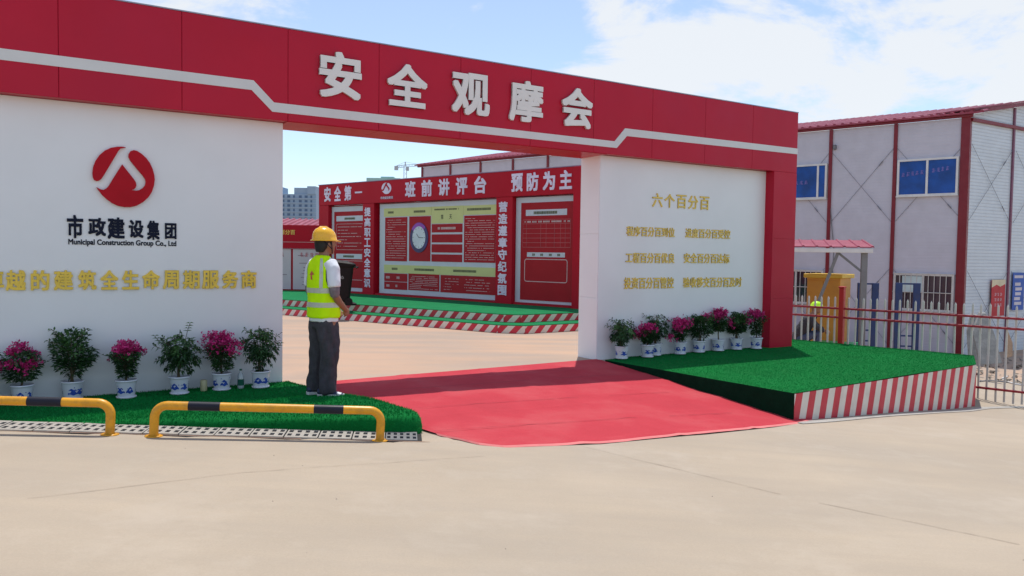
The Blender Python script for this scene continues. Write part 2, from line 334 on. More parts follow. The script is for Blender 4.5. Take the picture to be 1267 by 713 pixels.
def ribbon(name, pts, w, mat, dz=.004, zf=zground, jit=.012, gaps=0):
    mb = MB(); P = []
    for (a, c) in zip(pts, pts[1:]):
        d = math.hypot(c[0]-a[0], c[1]-a[1]); k = max(1, int(d/.06)); P += [(lerp(a[0], c[0], i/k), lerp(a[1], c[1], i/k)) for i in range(k)]
    P.append(pts[-1]); rnd = random.Random(len(P))
    dx, dy = pts[-1][0]-pts[0][0], pts[-1][1]-pts[0][1]; l = math.hypot(dx, dy); nx, ny = -dy/l, dx/l
    Q = []
    off = 0
    for p in P:
        off = off*.85+rnd.uniform(-jit, jit)*.4; ww = w*rnd.uniform(.35, 1.2)
        Q.append(((p[0]+nx*off-nx*ww/2, p[1]+ny*off-ny*ww/2), (p[0]+nx*off+nx*ww/2, p[1]+ny*off+ny*ww/2)))
    for i, (a, c) in enumerate(zip(Q, Q[1:])):
        if gaps and noise.noise(Vector((i*.09, len(P), 0))) < gaps: continue
        mb.add([(*a[0], zf(*a[0])+dz), (*c[0], zf(*c[0])+dz), (*c[1], zf(*c[1])+dz), (*a[1], zf(*a[1])+dz)], [(0, 1, 2, 3)])
    return mb.build(name, mat)
struct(ribbon('road_joint', [(-3.4, 3.44), (-2.655, 4.076), (-1.676, 4.914), (-.18, 5.72)], .004, CRACK, gaps=-.25))
struct(ribbon('road_joint', [(.576, 6.257), (1.918, 5.011), (2.95, 4.28)], .005, CRACK, gaps=-.3))
struct(ribbon('road_joint', [(-5.9, 5.375), (-3.7, 5.672), (-.62, 6.09)], .012, M('rust_dust', (.30, .15, .09), .95), gaps=-.35, jit=.003))
mb = MB()
rnd = random.Random(5)
for i in range(26):
    x = rnd.uniform(-4, 4.5); y = rnd.uniform(3.2, 5.6); r = rnd.uniform(.002, .006); z = zground(x, y)
    mb.add([(x-r, y, z), (x, y-r, z), (x+r, y, z), (x, y+r, z), (x, y, z+r)], [(0, 1, 4), (1, 2, 4), (2, 3, 4), (3, 0, 4)])
o = mb.build('grit', GRAVEL); o['kind'] = 'stuff'; tag(o, 'scattered grains of grit on the concrete road', 'grit')

# ------------------------------------------------------------------ entrance gate
gate = thing('entrance_gate', 'red and white entrance gate with a striped beam over the opening and raised lettering', 'gate', (GA[0], GA[1], 0), GA[2])
TH = .43
lw = MB().box(-6.2, 0, 0, TH, -.05, HB).build('wall', WHITE, gate)
rw = MB().box(S1+.003, S2+.06, 0, TH, -.05, HB).build('wall', WHITE, gate)
for z0, z1 in ((-.03, .86), (.864, 1.75), (1.754, HB-.002)):       # end of the right wall, three sheets
    MB().bbox(S1-.004, S1+.006, .006, TH-.006, z0, z1, .002).build('end_panel', WHITE, rw)
seams = [-6.2, -5.24, -4.2, -3.16, -2.108, -1.046, .008, 1.04, 2.087, 3.10, 4.113, 5.16, 6.2, 7.229, S3]
beam = MB().box(-6.2, S3-.003, -.13, TH+.0, HB+.004, HT-.004).build('beam', RED, gate)
for a, c in zip(seams, seams[1:]):
    MB().bbox(a+.0015, c-.0015, -.16, -.134, HB, HT, .004).build('cladding_panel', RED, beam)
for a, c in zip(seams[5:11], seams[6:12]):
    MB().bbox(max(.004, a)+.003, min(S1, c)-.003, -.15, TH, HB-.006, HB-.0005, .002).build('soffit_panel', RED, beam)
MB().box(-6.2, S3, -.165, TH+.02, HT, HT+.012).build('top_cap', M('cap_grey', (.35, .33, .38), .4, metal=.5), beam)
# white stripe stepping down over the opening
top = [(-6.2, 3.213), (-.352, 3.213), (-.142, 3.010), (4.475, 3.010), (4.655, 3.203), (S3, 3.228)]
bot = [(-6.2, 3.112), (-.372, 3.112), (-.158, 2.912), (4.515, 2.922), (4.690, 3.100), (S3, 3.136)]
mb = MB()
for i in range(5):
    a, c, d, e = top[i], top[i+1], bot[i+1], bot[i]; mb.prism([e, d, c, a], -.166, -.1605)
fixn(mb.build('stripe', STRIPE, beam))
for ch, (a, c, z0, z1) in zip('安全观摩会', [(.336, .819, 3.128, 3.632), (1.126, 1.628, 3.125, 3.612), (1.953, 2.474, 3.118, 3.622), (2.759, 3.268, 3.118, 3.632), (3.563, 4.066, 3.122, 3.640)]):
    lettering('character', ch, a, c, z0, z1, .032, [LETTER, LEDGE], beam, y=-.168, bold=.030)
col = MB().box(S2+.0, S3-.004, -.155, TH-.003, -.1, HB-.001).build('column', RED, gate)
for z0, z1 in ((-.1, .80), (.804, 1.76), (1.764, HB-.003)):
    MB().bbox(S2+.002, S3-.001, -.16, -.156, z0, z1, .0015).build('cladding_panel', RED, col)
# emblem and writing on the left wall
def circ(cx, cz, rx, rz, a0, a1, n): return [(cx+rx*cos(a0+(a1-a0)*i/n), cz+rz*sin(a0+(a1-a0)*i/n)) for i in range(n+1)]
E1 = [(435,98),(398,93),(350,98),(290,113),(230,145),(180,192),(142,250),(120,310),(112,370),(116,410),(128,435),(150,446),(172,442),(195,425),(215,395),(250,335),(290,265),(330,195),(360,140),(385,112)]
E2 = [(150,505),(185,523),(215,528),(240,515),(262,492),(290,445),(330,378),(365,320),(398,268),(430,308),(475,362),(510,405),(530,435),(536,465),(528,492),(510,508),(490,515),(530,520),(568,512),(600,490),(622,460),(630,425),(622,395),(600,365),(560,322),(515,270),(475,222),(460,190),(462,160),(480,132),(510,119),(545,124),(590,150),(635,188),(672,235),(700,295),(716,355),(720,400),(712,460),(690,525),(655,580),(600,632),(540,668),(480,685),(420,688),(355,678),(300,655),(250,620),(205,580),(170,535)]
def emb(pts): return [(-1.829+(x-112)/608*.549, 2.443-(y-93)/595*.586) for x, y in pts]
e = MB(); e.prism(emb(E1), -.03, -.001); e.prism(emb(E2), -.03, -.001); fixn(e.build('emblem', EMB, lw))
xs_ = [84, 109, 132, 158, 181, 204]; xe_ = [103, 130, 153, 176.5, 197, 219]
gx = lambda x: curve(x, [(0, -2.583), (118, -1.817), (190, -1.297), (349.5, 0)])
for ch, a, c, q in zip('市政建设集团', xs_, xe_, [(1.545, 1.765), (1.570, 1.745), (1.545, 1.755), (1.560, 1.735), (1.543, 1.735), (1.555, 1.715)]):
    lettering('character', ch, -2.045+(a-84)*.00717, -2.045+(c-84)*.00717, q[0], q[1], .012, INK, lw, bold=.032)
lettering('lettering', 'Municipal Construction Group Co., Ltd', -2.035, -1.078, 1.468, 1.538, .006, INK, lw, bold=.028)
yl = [(-14, 5), (7, 32), (38, 61), (66, 90), (96, 118), (123, 145), (150, 171), (175, 197), (201, 221), (226, 246), (249, 270), (274, 294), (298, 317)]
for ch, (a, c) in zip('卓越的建筑全生命周期服务商', yl):
    def sx(x):  # perspective-correct place of a pixel column on the wall, tabulated
        return curve(x, [(-20, -2.73), (0, -2.583), (31, -2.389), (84, -2.040), (114, -1.829), (152, -1.563), (191, -1.280), (219, -1.073), (300, -.425), (317, -.282), (349.5, 0)])
    lettering('character', ch, sx(a), sx(c), 1.050, 1.240, .020, [GOLD, GOLD2], lw, bold=.030)
# writing on the right wall
for k, ch in enumerate('六个百分百'):
    lettering('character', ch, 5.327+k*.238, 5.327+k*.238+.20, 2.165, 2.365, .014, [GOLD2, GOLD2], rw, bold=.012)
for s_, a, c, z0, z1 in [('程序百分百到位', 4.855, 5.78, 1.735, 1.875), ('进度百分百受控', 5.999, 6.953, 1.737, 1.878), ('工程百分百优良', 4.849, 5.786, 1.353, 1.503), ('安全百分百达标', 5.978, 6.949, 1.358, 1.508), ('投资百分百管控', 4.829, 5.782, .983, 1.148), ('验收移交百分百及时', 5.973, 7.237, .990, 1.146)]:
    lettering('lettering', s_, a, c, z0, z1, .014, [GOLD2, GOLD2], rw, bold=.016)

# ------------------------------------------------------------------ green turf, drain and barriers on the left
def turf_blades(pts_fn, n, h, seed, lean=.5):
    rnd = random.Random(seed); mb = MB()
    for i in range(n):
        p, nrm = pts_fn(rnd); a = rnd.uniform(0, 2*pi); w = rnd.uniform(.002, .0035); hh = h*rnd.uniform(.6, 1.2)
        d = Vector((cos(a), sin(a), 0))*w; tip = p+nrm*hh+Vector((rnd.uniform(-1, 1), rnd.uniform(-1, 1), 0))*hh*lean
        mb.add([p-d, p+d, tip], [(0, 1, 2)])
    return mb
edge = [(-5.9, 5.66), (-3.7, 5.955), (-1.5, 6.255), (-1.0, 6.33), (-.86, 6.35), (-.76, 6.41), (-.735, 6.50), (-.80, 6.66), (-1.0, 6.88), (-1.33, 7.22), (-1.62, 7.62), (-1.88, 8.0), (-2.2, 8.43), (-2.45, 8.64)]
def zturf(x, y): s_, n_ = gl(x, y); return .02+.105*sst(.5, 2.1, n_)
mb = MB(); mb.smooth = True
cx, cy = -2.9, 7.3
def inset(p, d):
    v = Vector((cx-p[0], cy-p[1])); return (p[0]+v.x/v.length*d, p[1]+v.y/v.length*d)
dens = []
for a, c in zip(edge, edge[1:]):
    k = max(1, int(math.hypot(c[0]-a[0], c[1]-a[1])/.05)); dens += [(lerp(a[0], c[0], i/k), lerp(a[1], c[1], i/k)) for i in range(k)]
dens.append(edge[-1]); nE = len(dens); rows = []
for j, (d, tz) in enumerate([(0, 0), (-.008, .35), (.004, .75), (.03, .94), (.075, 1)]):
    row = []
    for i, p in enumerate(dens):
        q = inset(p, d+.012*noise.noise(Vector((i*.22, j*.4, 3)))); s_, n_ = gl(*p)
        zf = (zroad(*p)-.012) if i < nE*.62 else min(zground(*p), 0)-.01
        row.append((q[0], q[1], lerp(zf, max(zf+.015, zturf(*q)), tz)+.007*noise.noise(Vector((i*.16, 5, 0)))*tz))
    rows.append(row)
rim = rows[-1]; NR = 14
for j in range(1, NR+1):
    row = []
    for q in rim:
        tgt = gw(min(.06, gl(q[0], q[1])[0]), .004); x_, y_ = lerp(q[0], tgt[0], j/NR), lerp(q[1], tgt[1], j/NR); row.append((x_, y_, zturf(x_, y_)+.004*noise.noise(Vector((x_*3, y_*3, 1)))))
    rows.append(row)
mb.add([q for r_ in rows for q in r_], [(j*nE+i, j*nE+i+1, (j+1)*nE+i+1, (j+1)*nE+i) for j in range(len(rows)-1) for i in range(nE-1)]); turf = mb.build('turf', TURF)
struct(turf); fixn(turf, True)
tri = turf.data; tri.calc_loop_triangles()
def sampler(me, filt=None):
    T = []; cum = []; acc = 0
    for lt in me.loop_triangles:
        if lt.area < 1e-7: continue
        c_ = sum((me.vertices[i].co for i in lt.vertices), Vector())/3
        if filt and not filt(c_): continue
        acc += lt.area; T.append(lt); cum.append(acc)
    import bisect
    def fn(rnd):
        lt = T[min(len(T)-1, bisect.bisect(cum, rnd.random()*acc))]; a, b_, c_ = (me.vertices[i].co for i in lt.vertices); u, w = rnd.random(), rnd.random()
        if u+w > 1: u, w = 1-u, 1-w
        nrm = lt.normal if lt.normal.z > -.2 else -lt.normal
        return a+(b_-a)*u+(c_-a)*w, nrm
    return fn
o = turf_blades(sampler(tri), 60000, .018, 3).build('turf_pile', BLADE); o['kind'] = 'stuff'; tag(o, 'fine pile of the dark green artificial turf under the left flower pots', 'turf')

# drainage channel: covers with two rows of slots
dr = thing('drainage_channel', 'pale slotted drain covers along the foot of the left turf', 'drain', (-5.75, 5.69-.135*2.05, .215), 0); dr.rotation_euler = (0, .0445, .134)
MB().box(0, 5.12, -.004, .30, -.06, -.012).build('channel', HOLE, dr)
def cover_mesh(nslot, mat, w=.25):
    mb = MB(); pitch = w/nslot; sw = pitch*.52; ys = (.0, .045, .118, .160, .233, .285)
    z0, z1 = -.010, .006
    for ya, yb in ((ys[0], ys[1]), (ys[2], ys[3]), (ys[4], ys[5])): mb.box(.003, w-.003, ya, yb, z0, z1)
    for ya, yb in ((ys[1], ys[2]), (ys[3], ys[4])):
        x = .003
        for k in range(nslot):
            c = (k+.5)*pitch; mb.box(x, c-sw/2, ya, yb, z0, z1); x = c+sw/2
        mb.box(x, w-.003, ya, yb, z0, z1)
    return mb.mesh('cover', mat)
cm1 = cover_mesh(4, DRAIN); cm2 = cover_mesh(5, DRAIND)
for k in range(20):
    o = link('cover', cm1 if k < 19 else cm2, dr); o.location = (k*.2545, rnd.uniform(-.003, .003), rnd.uniform(-.001, .002)); o.rotation_euler = (0, 0, rnd.uniform(-.006, .006))
    if k == 19: o['label'] = 'dark iron grate cover'
def hoop(x0, y, zb, bands, label, h=.232, r=.0325):
    t_ = thing('hoop_barrier', label, 'barrier', (x0, y, zb), 0, 'yellow and black hoop barriers'); t_.rotation_euler = (0, .0445, .171); Lx = 1.646; R = .09; P = [(0, 0, 0), (0, 0, h-R)]
    P += [(R-R*cos(a), 0, h-R+R*sin(a)) for a in [pi/2*i/7 for i in range(1, 8)]]+[(x_, 0, h) for x_ in steps(R+.1, Lx-R, .2)]+[(Lx-R+R*sin(a), 0, h-R+R*cos(a)) for a in [pi/2*i/7 for i in range(0, 8)]]+[(Lx, 0, 0)]
    mb = MB(); mb.smooth = True; mb.tube(P, r, 20, caps=False); fixn(mb.build('rail', YEL, t_))
    for a, c in bands:
        mb = MB(); mb.smooth = True; mb.tube([(a, 0, h), (c, 0, h)], r+.0015, 20, caps=False); mb.build('band', BLACKP, t_)
    for px in (0, Lx):
        mb = MB(); mb.smooth = True; mb.lathe([(r+.03, .001), (r+.03, .006), (r+.004, .009)], px, 0, 20); mb.build('base_plate', YEL, t_)
    return t_
hoop(-2.625, 5.778, .072, [(.235, .46), (1.14, 1.36)], 'yellow hoop barrier with two black bands in front of the worker, nearer the red carpet')
hoop(-2.934-1.621, 5.753-.28, .160, [(.30, .53), (1.085, 1.315)], 'yellow hoop barrier with a black band, cut by the left edge of the photo')

# ------------------------------------------------------------------ red carpet
def zcar(x, y): return zground(x, y)+.011
mb = MB(); mb.smooth = True; NS, NN = 120, 110; vv = []
def car_pt(u, w):  # u across, w from the gate to the road
    nf = curve(u, [(0, 2.88), (.03, 3.3), (.07, 3.45), (.26, 3.57), (.55, 3.5), (.8, 3.36), (1, 3.17)])
    s0 = lerp(-.02, .42, w); s1 = lerp(4.355, 4.82, w**1.15)
    if w*nf < .5: s1 = min(s1, 4.36+.2*w)
    s_ = lerp(s0, s1, u); n_ = lerp(curve(u, [(0, .16), (.3, .08), (1, -.02)]), nf, w); return s_, n_
for j in range(NN+1):
    for i in range(NS+1):
        s_, n_ = car_pt(i/NS, j/NN); x, y, _ = gw(s_, n_)
        rip = .009*noise.noise(Vector((s_*.8, n_*3.2, 1)))+.004*noise.noise(Vector((s_*3, n_*2, 4)))
        q_ = n_+.10*noise.noise(Vector((s_*.5, n_*.6, 8))); rip += .008*max(0, sin(q_*2*pi/.42))**6*(.5+noise.noise(Vector((s_*.7, round(q_/.42), 2))))+.006*max(0, sin(s_*2*pi/1.1+.6*noise.noise(Vector((n_, 0, 5)))))**14
        if j == 0: rip = -.004
        if i == 0: rip += .004
        vv.append((x, y, zcar(x, y)+rip+.004))
mb.add(vv, [(j*(NS+1)+i, j*(NS+1)+i+1, (j+1)*(NS+1)+i+1, (j+1)*(NS+1)+i) for j in range(NN) for i in range(NS)])
rc = fixn(mb.build('red_carpet', REDC)); tag(rc, 'red carpet laid through the gate opening down to the road', 'carpet')
mb = MB(); mb.smooth = True
fr = [Vector(vv[NN*(NS+1)+i]) for i in range(NS+1)]
for i in range(NS):
    a, c = fr[i], fr[i+1]; d = Vector((sin(GA[2]), -cos(GA[2]), 0))*.03
    a2 = a+d; c2 = c+d
    wa, wc = .012+.010*noise.noise(Vector((i*.4, 0, 0))), .012+.010*noise.noise(Vector(((i+1)*.4, 0, 0)))
    mb.add([a+Vector((0, 0, .001)), c+Vector((0, 0, .001)), c2+Vector((0, 0, -.013+wc*.2)), a2+Vector((0, 0, -.013+wa*.2))], [(0, 1, 2, 3)])
fixn(mb.build('hem', REDEDGE, rc))

seam_m = M('carpet_seam', (.22, .014, .024), .95)
for n0, n1 in ((.95, .90), (1.9, 1.86), (2.85, 2.80)):
    P = [gw(s_, lerp(n0, n1, (s_-.4)/4))[:2] for s_ in (.42, 1.6, 3.0, 4.35)]
    o = ribbon('seam', P, .007, seam_m, dz=.024, jit=.004, gaps=-.15); o.parent = rc
# ------------------------------------------------------------------ turf platform on the right
PL = [(1.30, 10.87), (3.03, 8.40), (6.48, 10.97), (7.06, 12.02), (5.0, 14.05), (3.6, 13.2)]
def plz(x, y): return .012+.006*noise.noise(Vector((x*1.1, y*1.1, 2)))
pf = thing('turf_platform', 'raised platform covered in bright green turf with a red and white striped front', 'platform', (3.03, 8.40, -.28))
OX, OY, OZ = 3.03, 8.40, -.28
mb = MB(); bmv = bmesh.new()
vs_ = [bmv.verts.new((x-OX, y-OY, .012-OZ)) for x, y in PL]; bmv.faces.new(vs_)
bmesh.ops.triangulate(bmv, faces=bmv.faces[:]); bmesh.ops.subdivide_edges(bmv, edges=bmv.edges[:], cuts=14, use_grid_fill=True)
for v in bmv.verts: v.co.z += plz(v.co.x+OX, v.co.y+OY)-.012
bmv.normal_update()
mb.frombm(bmv); ptop = fixn(mb.build('turf_top', TURF, pf), True); ptop.data.calc_loop_triangles()
if ptop.data.polygons[0].normal.z < 0: ptop.data.flip_normals()
def filtp(c_): return True
ptop.data.calc_loop_triangles()
o = turf_blades(sampler(ptop.data), 60000, .010, 9).build('turf_pile', BLADE, pf); o['kind'] = 'stuff'
# green side above the red carpet, its shade painted in as a darker green
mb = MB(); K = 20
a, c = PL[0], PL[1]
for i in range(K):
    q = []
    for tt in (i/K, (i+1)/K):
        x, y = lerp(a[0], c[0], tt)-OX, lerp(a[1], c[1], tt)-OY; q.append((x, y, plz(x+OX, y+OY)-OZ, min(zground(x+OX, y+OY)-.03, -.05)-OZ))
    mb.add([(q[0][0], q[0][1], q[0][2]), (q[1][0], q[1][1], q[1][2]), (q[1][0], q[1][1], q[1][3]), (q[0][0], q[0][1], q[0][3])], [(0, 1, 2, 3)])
sd_ = fixn(mb.build('turf_side', M('turf_side_shaded', (.003, .030, .014), .95, var=.2, vs=8, bump=.8, bs=90, spec=.1), pf))
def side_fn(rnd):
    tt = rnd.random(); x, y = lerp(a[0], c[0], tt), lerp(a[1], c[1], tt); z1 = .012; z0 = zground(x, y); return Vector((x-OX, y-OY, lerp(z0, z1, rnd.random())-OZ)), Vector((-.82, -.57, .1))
o = turf_blades(side_fn, 5000, .010, 4).build('side_pile_shaded', M('side_pile_shaded', (.004, .05, .02), .9, spec=.1), pf); o['kind'] = 'stuff'  # pile darkened likewise, the shade put into its colour
def striped(name, P0, P1, ztop, zbot, period, lean, parent, org, mats, y_off=0, phase=0, thick=True):
    """vertical face from P0 to P1 cut into slanted red and white bands; one mesh, two painted colours"""
    P0 = Vector(P0); P1 = Vector(P1); Lg = (P1-P0).length; d = (P1-P0)/Lg; mb = MB(); n = int(Lg/period*2)+6; h = period/2
    nr = Vector((d.y, -d.x))
    zt = lambda s: ztop(s/Lg) if callable(ztop) else ztop
    zb = lambda s: zbot(s/Lg) if callable(zbot) else zbot
    for k in range(-4, n):
        t0, t1 = k*h+phase, (k+1)*h+phase; H_ = .3; seg = []
        # polygon of the band clipped to [0,L]: top edge t0..t1, bottom edge shifted back by lean
        def clip(poly):
            for side in (0, 1):
                out_ = []
                for i in range(len(poly)):
                    A, B = poly[i], poly[(i+1) % len(poly)]; ina = A[0] >= 0 if side == 0 else A[0] <= Lg; inb = B[0] >= 0 if side == 0 else B[0] <= Lg; lim = 0 if side == 0 else Lg
                    if ina: out_.append(A)
                    if ina != inb: tt = (lim-A[0])/(B[0]-A[0]); out_.append((lim, A[1]+(B[1]-A[1])*tt))
                poly = out_
                if len(poly) < 3: return []
            return poly
        ln_ = lean*(zt(max(0, min(Lg, t0)))-zb(max(0, min(Lg, t0))))
        poly = clip([(t0-ln_, 0), (t1-ln_, 0), (t1, 1), (t0, 1)])
        if not poly: continue
        v_ = []
        for s_, u_ in poly:
            p = P0+d*s_+nr*y_off; v_.append((p.x-org[0], p.y-org[1], lerp(zb(s_), zt(s_), u_)-org[2]))
        mb.mi = k % 2; mb.add(v_, [list(range(len(v_)))])
    mb.mi = 1
    return mb.build(name, mats, parent)
front = striped('striped_front', PL[1], PL[2], 0.004, lambda u: lerp(-.30, -.615, u), .252, .22, pf, (OX, OY, OZ), [TAPER, TAPEW], y_off=.006, phase=.03)
mb = MB(); mb.slab([(p[0]-OX, p[1]-OY) for p in [(1.34, 10.87), (3.04, 8.42), (6.465, 10.975), (7.04, 12.0), (5.0, 14.02), (3.6, 13.18)]], -.72-OZ, -.012-OZ); fixn(mb.build('core', WOOD, pf))
# road skirt at the foot of the platform: paler kerb strip
mb = MB(); K = 24
for i in range(K):
    q = []
    for tt in (i/K, (i+1)/K):
        x, y = lerp(3.0, 8.3, tt), lerp(8.28, 12.2, tt); d = Vector((.594, -.804)); w = .10+.03*noise.noise(Vector((tt*6, 0, 0))); q += [(x, y, zground(x, y)+.008), (x+d.x*w, y+d.y*w, zground(x+d.x*w, y+d.y*w)+.006)]
    mb.add([q[0], q[1], q[3], q[2]], [(0, 1, 2, 3)])
struct(fixn(mb.build('kerb_strip', M('kerb_grey', (.36, .34, .31), .9, var=.15, vs=6, fine=.1), None)))

# ------------------------------------------------------------------ stage with the briefing board
STG = .31
K_ = 1.284
BD = (-4.3416*K_, 17.7785*K_, -.7036)
def bw(s, n, z=0): a = BD[2]; return (BD[0]+s*cos(a)+n*sin(a), BD[1]+s*sin(a)-n*cos(a), z)
low = [(-10.5, 21.60), (-.25, 14.50), (.25, 14.42), (2.2, 15.75), (4.2, 17.1)]
upp = [(-10.0, 21.85), (-.15, 15.03), (.17, 14.98), (1.9, 16.16), (3.6, 17.3)]
rear = [(5.5, 19.0), (-1, 25), (-10.5, 26)]
stg = thing('stage', 'low green carpeted stage with two red and white striped steps behind the gate', 'stage', (0, 15, 0))
mb = MB(); mb.slab([(x, y-15) for x, y in low+rear], -.02, .155); fixn(mb.build('lower_step', TURF2, stg))
mb = MB(); mb.slab([(x, y-15) for x, y in upp+rear], .150, STG); fixn(mb.build('upper_step', TURF2, stg))
for path, z0, z1 in ((low, .004, .142), (upp, .160, STG-.013)):
    for (a, c) in zip(path[:-1], path[1:]):
        striped('striped_riser', a, c, z1, z0, .275, .9, stg, (0, 15, 0), [TAPER, TAPEW], y_off=.006, phase=.05)
board = thing('briefing_board', 'long red safety briefing board with lilac lettering and recessed notice panels on the stage', 'notice board', (BD[0], BD[1], 0), BD[2])
sc_ = lambda s: s*K_
zc = lambda z: CAMH+(z-CAMH)*K_
TOPB = zc(2.925)
hd = MB().bbox(0, sc_(7.30), -.02, .25, zc(2.475), TOPB, .006).build('header', RED2, board)
MB().box(-.02, sc_(7.32), -.03, .26, TOPB+.001, TOPB+.02).build('top_trim', M('trim_grey', (.3, .2, .3), .5), hd)
MB().box(0, sc_(7.28), .19, .24, STG+.001, zc(2.47)).build('backing', RED2, board)
for a, c in ((0, .35), (1.535, 1.90), (5.30, 5.69), (7.02, 7.28)):
    MB().bbox(sc_(a), sc_(c), -.015, .19, STG, zc(2.473), .005).build('pillar', RED2, board)
MB().bbox(sc_(7.03)+.03, sc_(7.03)+.30, -.09, -.022, .0, TOPB-.01, .005).build('side_wing', RED2, board)
for a, c in ((1.905, 5.295), (5.695, 7.015), (.355, 1.53)):
    MB().box(sc_(a), sc_(c), .02, .188, STG+.001, zc(.60)).build('plinth', RED2, board)
def bchar(body, a, c, z0, z1, mat=LILAC, name='character', par=None, y=-.021, bold=.034, depth=.01):
    return lettering(name, body, sc_(a), sc_(c), zc(z0), zc(z1), depth, mat, par or hd, y=y, bold=bold)
for body, a, c, w in (('安全第一', .21, 1.52, .235), ('班前讲评台', 2.87, 5.06, .30), ('预防为主', 5.66, 6.99, .26)):
    n_ = len(body); st = (c-a-w)/(n_-1)
    for k, ch in enumerate(body):
        z0, z1 = (2.555, 2.875)
        if ch == '一': z0, z1 = 2.70, 2.735
        bchar(ch, a+k*st, a+k*st+w, z0, z1)
for body, a, c in (('提高职工安全意识', 1.60, 1.80), ('营造遵章守纪氛围', 5.37, 5.575)):
    for k, ch in enumerate(body):
        zt_ = 2.39-k*.2135
        lettering('character', ch, sc_(a), sc_(c), zc(zt_-.185), zc(zt_), .01, LILAC, board, y=-.016, bold=.032)
# small emblem on the header
def emb2(pts): return [(sc_(2.30+(x-416)/608*.30), zc(2.765-(y-390)/595*.235)) for x, y in pts]
e = MB(); e.prism(emb2(E1), -.03, -.021); e.prism(emb2(E2), -.03, -.021); fixn(e.build('emblem', LILAC, hd))
bchar('市政建设集团', 2.12, 2.50, 2.545, 2.60, name='lettering', bold=.01)
def rect(name, a, c, z0, z1, y, mat, par, th=.006, **kw): return MB().box(sc_(a), sc_(c), y-th, y, zc(z0), zc(z1)).build(name, mat, par, **kw)
def textrows(a, c, z0, z1, n, y, mat, par, seed, h=.010, name='text_lines', indent=True, dens=.88):
    rnd = random.Random(seed); mb = MB()
    for k in range(n):
        z = z1-(k+.5)*(z1-z0)/n; x = a+(c-a)*(.08 if indent and rnd.random() < .35 else 0); end = c if rnd.random() < .7 else lerp(a, c, rnd.uniform(.3, .9))
        while x < end:
            w = rnd.uniform(.012, .03)
            if rnd.random() < dens: mb.box(sc_(x), sc_(min(end, x+w)), y-.002, y, zc(z-h/2), zc(z+h/2))
            x += w+.006
    return mb.build(name, mat, par, kind='stuff')
# middle notice panel
Yp = .10
mid = MB().box(sc_(1.985), sc_(5.285), Yp, .188, zc(.605), zc(2.45)).build('notice_panel', BORD, board)
rect('heading_band', 2.12, 3.53, 2.19, 2.36, Yp-.001, CREAM, mid); rect('heading_band', 3.535, 4.40, 2.03, 2.36, Yp-.001, CREAM, mid); rect('heading_band', 4.405, 5.245, 2.18, 2.355, Yp-.001, CREAM, mid)
rect('heading_band', 2.135, 5.235, 1.035, 1.20, Yp-.001, CREAM, mid)
for q in [(2.16, 2.835, 1.278, 2.172), (2.895, 3.515, 1.288, 2.178), (3.547, 4.38, 1.856, 2.017), (3.547, 4.38, 1.661, 1.818), (3.547, 4.38, 1.467, 1.626), (3.547, 4.38, 1.287, 1.430), (4.425, 5.222, 1.288, 2.164), (2.145, 2.852, .860, 1.025), (2.145, 2.852, .697, .850), (2.885, 3.773, .703, 1.035), (3.805, 5.228, .697, 1.030)]:
    rect('field', *q, Yp-.001, REDP, mid)
textrows(2.2, 2.8, 1.32, 2.14, 17, Yp-.0075, TXT, mid, 1); textrows(4.46, 5.19, 1.32, 2.13, 19, Yp-.0075, TXT, mid, 2)
textrows(2.93, 3.73, .72, 1.0, 8, Yp-.0075, TXT, mid, 3); textrows(3.9, 4.3, .73, .99, 5, Yp-.0075, TXT, mid, 4, dens=.7); textrows(4.45, 5.1, .73, .99, 5, Yp-.0075, TXT, mid, 5, dens=.7)
for x in (2.2, 2.5):
    for z in (.94, .77): textrows(x, x+.12, z-.03, z+.03, 1, Yp-.0075, TXT, mid, int(x*100+z*50), h=.05, indent=False)
textrows(3.72, 4.2, 1.9, 1.97, 1, Yp-.0075, TXT, mid, 9, h=.045, indent=False)
for a, c, z in ((2.25, 2.7, 2.275), (3.03, 3.36, 2.275), (4.5, 5.1, 2.28)): textrows(a, c, z-.03, z+.03, 1, Yp-.0075, TXTD, mid, int(a*10), h=.045, indent=False, dens=1)
for a, c in ((2.38, 2.58), (3.06, 3.62), (4.15, 4.75)): textrows(a, c, 1.09, 1.15, 1, Yp-.0075, TXTD, mid, int(a*10), h=.045, indent=False, dens=1)
textrows(3.62, 4.28, 2.27, 2.33, 1, Yp-.0075, TXTD, mid, 12, h=.03, indent=False, dens=.8)
lettering('character', '第', sc_(3.80), sc_(3.87), zc(2.11), zc(2.20), .002, TXTD, mid, y=Yp-.0075, bold=.02)
lettering('character', '天', sc_(4.03), sc_(4.10), zc(2.11), zc(2.20), .002, TXTD, mid, y=Yp-.0075, bold=.02)
ck = MB(); ck.smooth = True
def disc(mb, cx, cz, rx, rz, y, r0=0, n=40, a0=0, a1=2*pi):
    P = [(cx+rx*cos(a0+(a1-a0)*i/n), cz+rz*sin(a0+(a1-a0)*i/n)) for i in range(n+1)]; Q = [(cx+rx*r0*cos(a0+(a1-a0)*i/n), cz+rz*r0*sin(a0+(a1-a0)*i/n)) for i in range(n+1)]
    mb.add([(p[0], y, p[1]) for p in P]+[(q[0], y, q[1]) for q in Q], [(i, i+1, n+1+i+1, n+1+i) for i in range(n)])
CX, CZ, CR, CRz = sc_(3.195), zc(1.757), sc_(.262), sc_(.300)
ck = MB(); ck.prism(circ(CX, CZ, CR, CRz, 0, 2*pi*39/40, 39), Yp-.022, Yp-.008); clk = fixn(ck.build('clock', CLB, mid, label='round clock with a violet and navy rim and a pale face'))
ck = MB(); disc(ck, CX, CZ, CR*.98, CRz*.98, Yp-.0235, .74, a0=.25*pi, a1=.8*pi); clk2 = ck; ck.build('rim_glow', CLP, mid)
